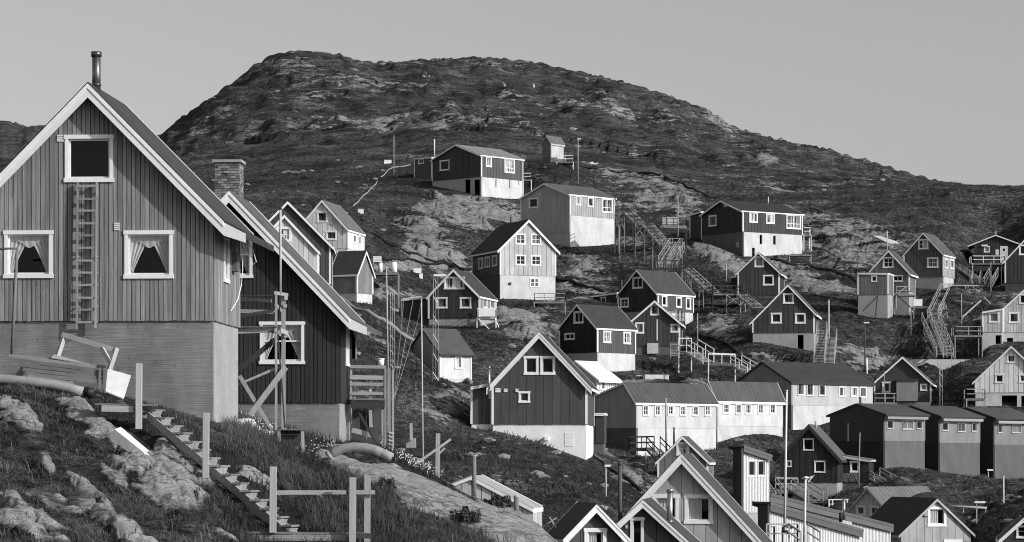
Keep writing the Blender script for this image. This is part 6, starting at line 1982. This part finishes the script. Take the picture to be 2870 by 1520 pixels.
ob.slab('roof_sheet', [az(z, 1420, 655, 167.5), az(z, 1680, 620, 167.5), az(z, 1680, 605, 171.5), az(z, 1420, 640, 171.5)], .08, M_RAW)
ob.bar('corner_post', az(z, 1655, 560, 167.6), az(z, 1655, 1000, 167.6), .22, .22, M_TRIM)
ob.bar('rafter', az(z, 1610, 590, 167.6), az(z, 1715, 495, 167.6), .1, .2, M_TRIM)
ob.slab('shutter', [az(z, 1735, 830, 168), az(z, 1790, 830, 168), az(z, 1790, 640, 168), az(z, 1735, 640, 168)], .06, M_TRIM)
hQQ = House('edge_gable', 'white rake boards of a dark gable cut by the bottom right corner', 'Rb', 45, 8, 2120, 1620, 1380, 1340, 980, L=5, wm=.05, rm=.06, fm=M_CONC, of=.2, os=.1, bh=.2, corner=False,
            win=[(1640, 1095, 1800, 1300, 'Dh')])
hQQ.build()
face_box(hZ, 'white_signboard', 'f', (1868, 1295, 2030, 1340), .03, .07, M_TRIM)

# ---- people
def person(label, foot, height, face, lean=0.0, mats=(M_COAT, M_JEANS)):
    """standing figure: one continuous skinned body, hair and shoes"""
    k = height / 1.75
    rot = Matrix.Rotation(face, 3, 'Z')
    J = {}
    def P(n, x, y, z_, r):
        J[n] = (Vector((x, y + lean * max(0, z_ - .9), z_)) * k, r * k)
    P('pel', 0, 0, .95, .13); P('sp', 0, 0, 1.12, .125); P('ch', 0, 0, 1.32, .15); P('nk', 0, -.01, 1.5, .06); P('hd0', 0, -.02, 1.58, .085); P('hd1', 0, -.02, 1.70, .08)
    for s_, a in ((-1, 'l'), (1, 'r')):
        P('hip' + a, .1 * s_, 0, .9, .1); P('kn' + a, .11 * s_, -.02 * s_, .5, .065); P('an' + a, .11 * s_, .02, .09, .045); P('to' + a, .13 * s_, -.13, .03, .035)
        P('sh' + a, .18 * s_, 0, 1.42, .065); P('el' + a, .24 * s_, .03, 1.14, .045); P('wr' + a, .23 * s_, -.1, .93, .032); P('ha' + a, .225 * s_, -.14, .86, .035)
        P('f1' + a, .20 * s_, -.17, .80, .012); P('f2' + a, .222 * s_, -.18, .785, .012); P('f3' + a, .242 * s_, -.175, .79, .012); P('f4' + a, .258 * s_, -.165, .80, .011); P('th' + a, .19 * s_, -.17, .87, .013)
    E = [('pel', 'sp'), ('sp', 'ch'), ('ch', 'nk'), ('nk', 'hd0'), ('hd0', 'hd1')]
    for a in 'lr':
        E += [('pel', 'hip' + a), ('hip' + a, 'kn' + a), ('kn' + a, 'an' + a), ('an' + a, 'to' + a), ('ch', 'sh' + a), ('sh' + a, 'el' + a), ('el' + a, 'wr' + a), ('wr' + a, 'ha' + a)] + [('ha' + a, f + a) for f in ('f1', 'f2', 'f3', 'f4', 'th')]
    names = list(J)
    me = bpy.data.meshes.new('body')
    me.from_pydata([tuple(rot @ J[n][0]) for n in names], [(names.index(a), names.index(b)) for a, b in E], [])
    o = bpy.data.objects.new('person', me)
    COL.objects.link(o)
    o.location = foot
    md = o.modifiers.new('skin', 'SKIN')
    for i, n in enumerate(names):
        me.skin_vertices[0].data[i].radius = (J[n][1], J[n][1])
        me.skin_vertices[0].data[i].use_root = n == 'pel'
    o.modifiers.new('sub', 'SUBSURF').render_levels = 2
    mt = bpy.data.materials.new('figure')
    mt.use_nodes = True
    nt = mt.node_tree
    tc = nt.nodes.new('ShaderNodeTexCoord')
    sp = nt.nodes.new('ShaderNodeSeparateXYZ')
    nt.links.new(tc.outputs['Object'], sp.inputs[0])
    head = _math(nt, 'GREATER_THAN', sp.outputs[2], 1.5 * k)
    leg = _math(nt, 'LESS_THAN', sp.outputs[2], .92 * k)
    v = _math(nt, 'ADD', .035, _math(nt, 'ADD', _math(nt, 'MULTIPLY', head, .3), _math(nt, 'MULTIPLY', leg, .06)))
    nt.links.new(v, nt.nodes['Principled BSDF'].inputs['Base Color'])
    nt.nodes['Principled BSDF'].inputs['Roughness'].default_value = .9
    me.materials.append(mt)
    tag(o, label, 'person')
    hc_ = rot @ (J['hd1'][0] + Vector((0, .015, .015)) * k)
    vs, f_ = rock_blob(hc_, .105 * k, 2, (1, 1.05, .9), 5)
    mb = MB()
    mb.v, mb.f = vs, f_
    mb.build('hair', M_HAIR, o, smooth=True)
    return o


fp_ = onf(hLo, 'f', 512, 1010, 1.4)
fp_ = hit(1739, 1257, 150, 200)
person('person in dark clothes standing by the gable basement of the long building', fp_, 1.5, -.5)
pb = az('Y2', 2196, 638, 272.6)
person('person in black leaning on the balcony of the black gable house', pb, 1.65, 1.2, -.25)
# ------------------------------------------------------------------ vegetation and loose stones
def shade_mat(name, lo, hi, trans=.25):
    m = bpy.data.materials.new(name)
    m.use_nodes = True
    nt = m.node_tree
    b = nt.nodes['Principled BSDF']
    a = nt.nodes.new('ShaderNodeAttribute')
    a.attribute_name = 'tone'
    v = _math(nt, 'MULTIPLY_ADD', a.outputs['Fac'], hi - lo)
    v.node.inputs[2].default_value = lo
    nt.links.new(v, b.inputs['Base Color'])
    b.inputs['Roughness'].default_value = .8
    b.inputs['Specular IOR Level'].default_value = .15
    return m


M_GRASS = shade_mat('grass_blades', .008, .15)
M_HEATH = shade_mat('heath_tufts', .008, .12)
M_LEAF = shade_mat('shrub_leaves', .02, .12)


def stuff_mesh(name, co, tri, tone, material, label, cat=None):
    me = bpy.data.meshes.new(name)
    me.vertices.add(len(co))
    me.vertices.foreach_set('co', co.astype(np.float32).ravel())
    me.loops.add(tri.size)
    me.loops.foreach_set('vertex_index', tri.astype(np.int32).ravel())
    me.polygons.add(len(tri))
    me.polygons.foreach_set('loop_start', np.arange(0, tri.size, 3, dtype=np.int32))
    me.update(calc_edges=True)
    at_ = me.attributes.new('tone', 'FLOAT', 'POINT')
    at_.data.foreach_set('value', tone.astype(np.float32))
    me.materials.append(material)
    o = bpy.data.objects.new(name, me)
    COL.objects.link(o)
    return tag(o, label, cat, kind='stuff')


def rock_at(X, Y):
    u = np.interp(X / Y, us, np.arange(NU)).astype(int)
    v = np.interp(Y, ys, np.arange(NY)).astype(int)
    return ROCK[v, u]


def in_house(X, Y, pad=.1):
    k = np.zeros(len(X), bool)
    for h in FOOT:
        dx, dy = X - h.C.x, Y - h.C.y
        a = dx * h.g.x + dy * h.g.y
        b = dx * h.d.x + dy * h.d.y
        k |= (a > -pad) & (a < h.W + pad) & (b > -pad) & (b < h.L + pad)
    return k


def blades(n, d0, d1, u0, u1, hlo, hhi, w, rock_max, lean, seed, cl=.8, clump=6.0, simple=False):
    r = np.random.default_rng(seed)
    Y = np.sqrt(r.uniform((d0 * KD) ** 2, (d1 * KD) ** 2, n))
    X = r.uniform(u0, u1, n) * Y
    nz = vnoise(X / clump * 2.2, Y / clump * 2.2, seed) + .5 * vnoise(X * 2.1, Y * 2.1, seed + 1)
    keep = (rock_at(X, Y) + .35 * vnoise(X * 1.3, Y * 1.3, seed + 5) < rock_max) & ~in_house(X, Y) & (nz > -cl + r.uniform(-.3, .3, n))
    # trodden ground along the plank stairs
    ab = t_bot.xy - t_top.xy
    tt = np.clip(((X - t_top.x) * ab.x + (Y - t_top.y) * ab.y) / ab.length_squared, 0, 1.0)
    keep &= np.hypot(X - t_top.x - ab.x * tt, Y - t_top.y - .4 - ab.y * tt) > .75
    X, Y, nz = X[keep], Y[keep], nz[keep]
    n = len(X)
    Z = gz(X, Y) - .03
    hgt = r.uniform(hlo, hhi, n) * (1 + .6 * np.clip(nz, -.6, .8))
    az_ = r.uniform(0, 2 * pi, n)
    bend = r.uniform(.1, lean, n) * hgt
    bx, by = np.cos(az_), np.sin(az_)
    # blades show their flat side roughly to the south so they are seen from the path
    wx, wy = np.cos(az_ * .3 - .4), np.sin(az_ * .3 - .4)
    W = w * r.uniform(.6, 1.5, n)
    base = np.stack([X, Y, Z], 1)
    side = np.stack([wx, wy, np.zeros(n)], 1) * W[:, None]
    mid = base + np.stack([bx * bend * .35, by * bend * .35, hgt * .55], 1)
    tip = base + np.stack([bx * bend, by * bend, hgt], 1)
    if simple:
        co = np.stack([base - side, base + side, tip], 1).reshape(-1, 3)
        tri = np.arange(n * 3).reshape(-1, 3)
        big = vnoise(X / 17, Y / 24, seed + 9)
        t = np.clip(.24 + .25 * nz + .5 * big + r.normal(0, .16, n), .01, 1)
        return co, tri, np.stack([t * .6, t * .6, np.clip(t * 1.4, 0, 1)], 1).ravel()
    co = np.stack([base - side, base + side, mid - side * .7, mid + side * .7, tip], 1).reshape(-1, 3)
    i = np.arange(n)[:, None] * 5
    tri = np.concatenate([i + np.array([[0, 1, 3]]), i + np.array([[0, 3, 2]]), i + np.array([[2, 3, 4]])])
    big = vnoise(X / (clump * 1.1), Y / (clump * 1.6), seed + 9)
    t = np.clip(.2 + .22 * nz + .62 * big + r.normal(0, .13, n), .01, 1)
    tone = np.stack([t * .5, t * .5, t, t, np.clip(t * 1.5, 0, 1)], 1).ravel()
    return co, tri, tone


UE = PW / 2 / F * 1.06
stuff_mesh('grass', *blades(210000, 33, 70, -UE, .03, .04, .17, .010, .26, 1.1, 21, .18, 3.5), M_GRASS, 'rough dark grass on the foreground knoll', 'grass')
stuff_mesh('tall_grass', *blades(30000, 44, 64, -.10, .0, .15, .42, .010, .34, .6, 23, .25, 3.0), M_GRASS, 'taller dry grass beside the plank stairs', 'grass')
stuff_mesh('weeds', *blades(60000, 33, 70, -UE, .03, .04, .13, .024, .36, 1.6, 25, .35, 2.2), M_LEAF, 'low broad-leaved weeds among the foreground grass', 'weeds')
stuff_mesh('dead_stems', *blades(3000, 36, 68, -UE, .02, .18, .4, .004, .3, .6, 29, .1, 2.0), shade_mat('dead_stems', .1, .4), 'dry pale dead stems standing in the grass', 'grass')
stuff_mesh('heath', *blades(330000, 88, 330, -UE, UE, .08, .34, .05, .34, 1.3, 27, .45, 9.0, True), M_HEATH, 'dark heath tufts covering the slope between the houses', 'heath')

# loose stones
mb = MB()
tones = []
r_ = random.Random(4)
cnt = 0
while cnt < 520:
    y = math.exp(r_.uniform(math.log(95), math.log(620)))
    u = r_.uniform(-UE, UE)
    X, Y = u * y * KD, y * KD
    if in_house(np.array([X]), np.array([Y]), 1.0)[0]:
        continue
    if y > 330 and r_.random() < .6:
        continue
    size = r_.uniform(.12, .5) * (1.0 if y < 330 else r_.uniform(.9, 2.2))
    vs, f_ = rock_blob(Vector((X, Y, ground((X, Y)) + size * .1)), size, 1, (1.3, 1, .6), cnt + 900)
    n = len(mb.v)
    mb.v += vs
    mb.f += [tuple(n + a for a in f) for f in f_]
    cnt += 1
tag(mb.build('loose_stones', M_ROCK), 'pale loose stones strewn over the hillside', 'stones', kind='stuff')


# shrubs and white flower patches in the foreground
def shrub(label, c, rx, rz, n, seed):
    r = np.random.default_rng(seed)
    T = Thing('shrub', label, 'shrub', c)
    for k in range(6):
        a = 2 * pi * k / 6
        T.tube('stem', [c - Vector((0, 0, .1)), c + Vector((cos(a) * rx * .4, sin(a) * rx * .3, rz * .9))], .012, M_POLED, 5)
    p = r.normal(0, 1, (n, 3))
    p /= np.linalg.norm(p, axis=1)[:, None]
    p *= r.uniform(.35, 1, n)[:, None] ** .5
    p[:, 2] = np.abs(p[:, 2])
    p *= np.array([rx, rx * .8, rz]) * (1 + .25 * np.sin(p[:, :1] * 9 + seed))
    a = r.normal(0, 1, (n, 3))
    b = np.cross(a, r.normal(0, 1, (n, 3)))
    a /= np.linalg.norm(a, axis=1)[:, None]
    b /= np.linalg.norm(b, axis=1)[:, None]
    s1 = r.uniform(.03, .07, n)[:, None]
    co = np.stack([p - a * s1, p + b * s1 * .45, p + a * s1, p - b * s1 * .45], 1).reshape(-1, 3)
    i = np.arange(n)[:, None] * 4
    tri = np.concatenate([i + np.array([[0, 1, 2]]), i + np.array([[0, 2, 3]])])
    tone = np.repeat(np.clip(r.normal(.4, .25, n), 0, 1), 4)
    o = stuff_mesh('foliage', co, tri, tone, M_LEAF, None)
    o.parent = T.o


shrub('dark leafy shrub behind the pale pipe at the left edge', hit(40, 1062, 45, 58), .62, .5, 1500, 1)
shrub('dark leafy shrub growing on the pale rock slab', hit(1306, 1462, 48, 66), .42, .36, 900, 2)
shrub('low dark shrub at the upper edge of the rock slab', hit(1395, 1420, 48, 66), .5, .32, 900, 3)
shrub('small shrub beside the foreground guard rail posts', hit(1080, 1372, 46, 62), .35, .3, 700, 4)
for i, (x, y, d, n, l) in enumerate(((1010, 1238, 62, 130, 'patch of white flowers at the corner of the dark near house'), (1165, 1318, 62, 220, 'patch of white flowers on the crest by the strutted post'), (745, 1215, 59, 60, 'few white flowers behind the plank table'), (890, 1270, 59, 50, 'small white flowers left of the curved pipe'))):
    r = np.random.default_rng(60 + i)
    c = hit(x, y, d - 8, d + 6)
    X, Y = c.x + r.normal(0, .38, n), c.y + r.normal(0, .5, n)
    Z = gz(X, Y) + r.uniform(.12, .4, n)
    P_ = np.stack([X, Y, Z], 1)
    s1 = r.uniform(.012, .026, n)[:, None]
    co = np.stack([P_ + s1 * np.array([1, 0, 0]), P_ + s1 * np.array([-.5, 0, .87]), P_ + s1 * np.array([-.5, 0, -.87]), P_ + s1 * np.array([0, -1, .2]), P_ + s1 * np.array([0, .5, .9])], 1).reshape(-1, 3)
    j = np.arange(n)[:, None] * 5
    tri = np.concatenate([j + np.array([[0, 1, 3]]), j + np.array([[1, 2, 3]]), j + np.array([[0, 3, 2]]), j + np.array([[0, 4, 1]])])
    o = stuff_mesh('white_flowers', co, tri, np.ones(n * 5), M_FOAM, l, 'flowers')
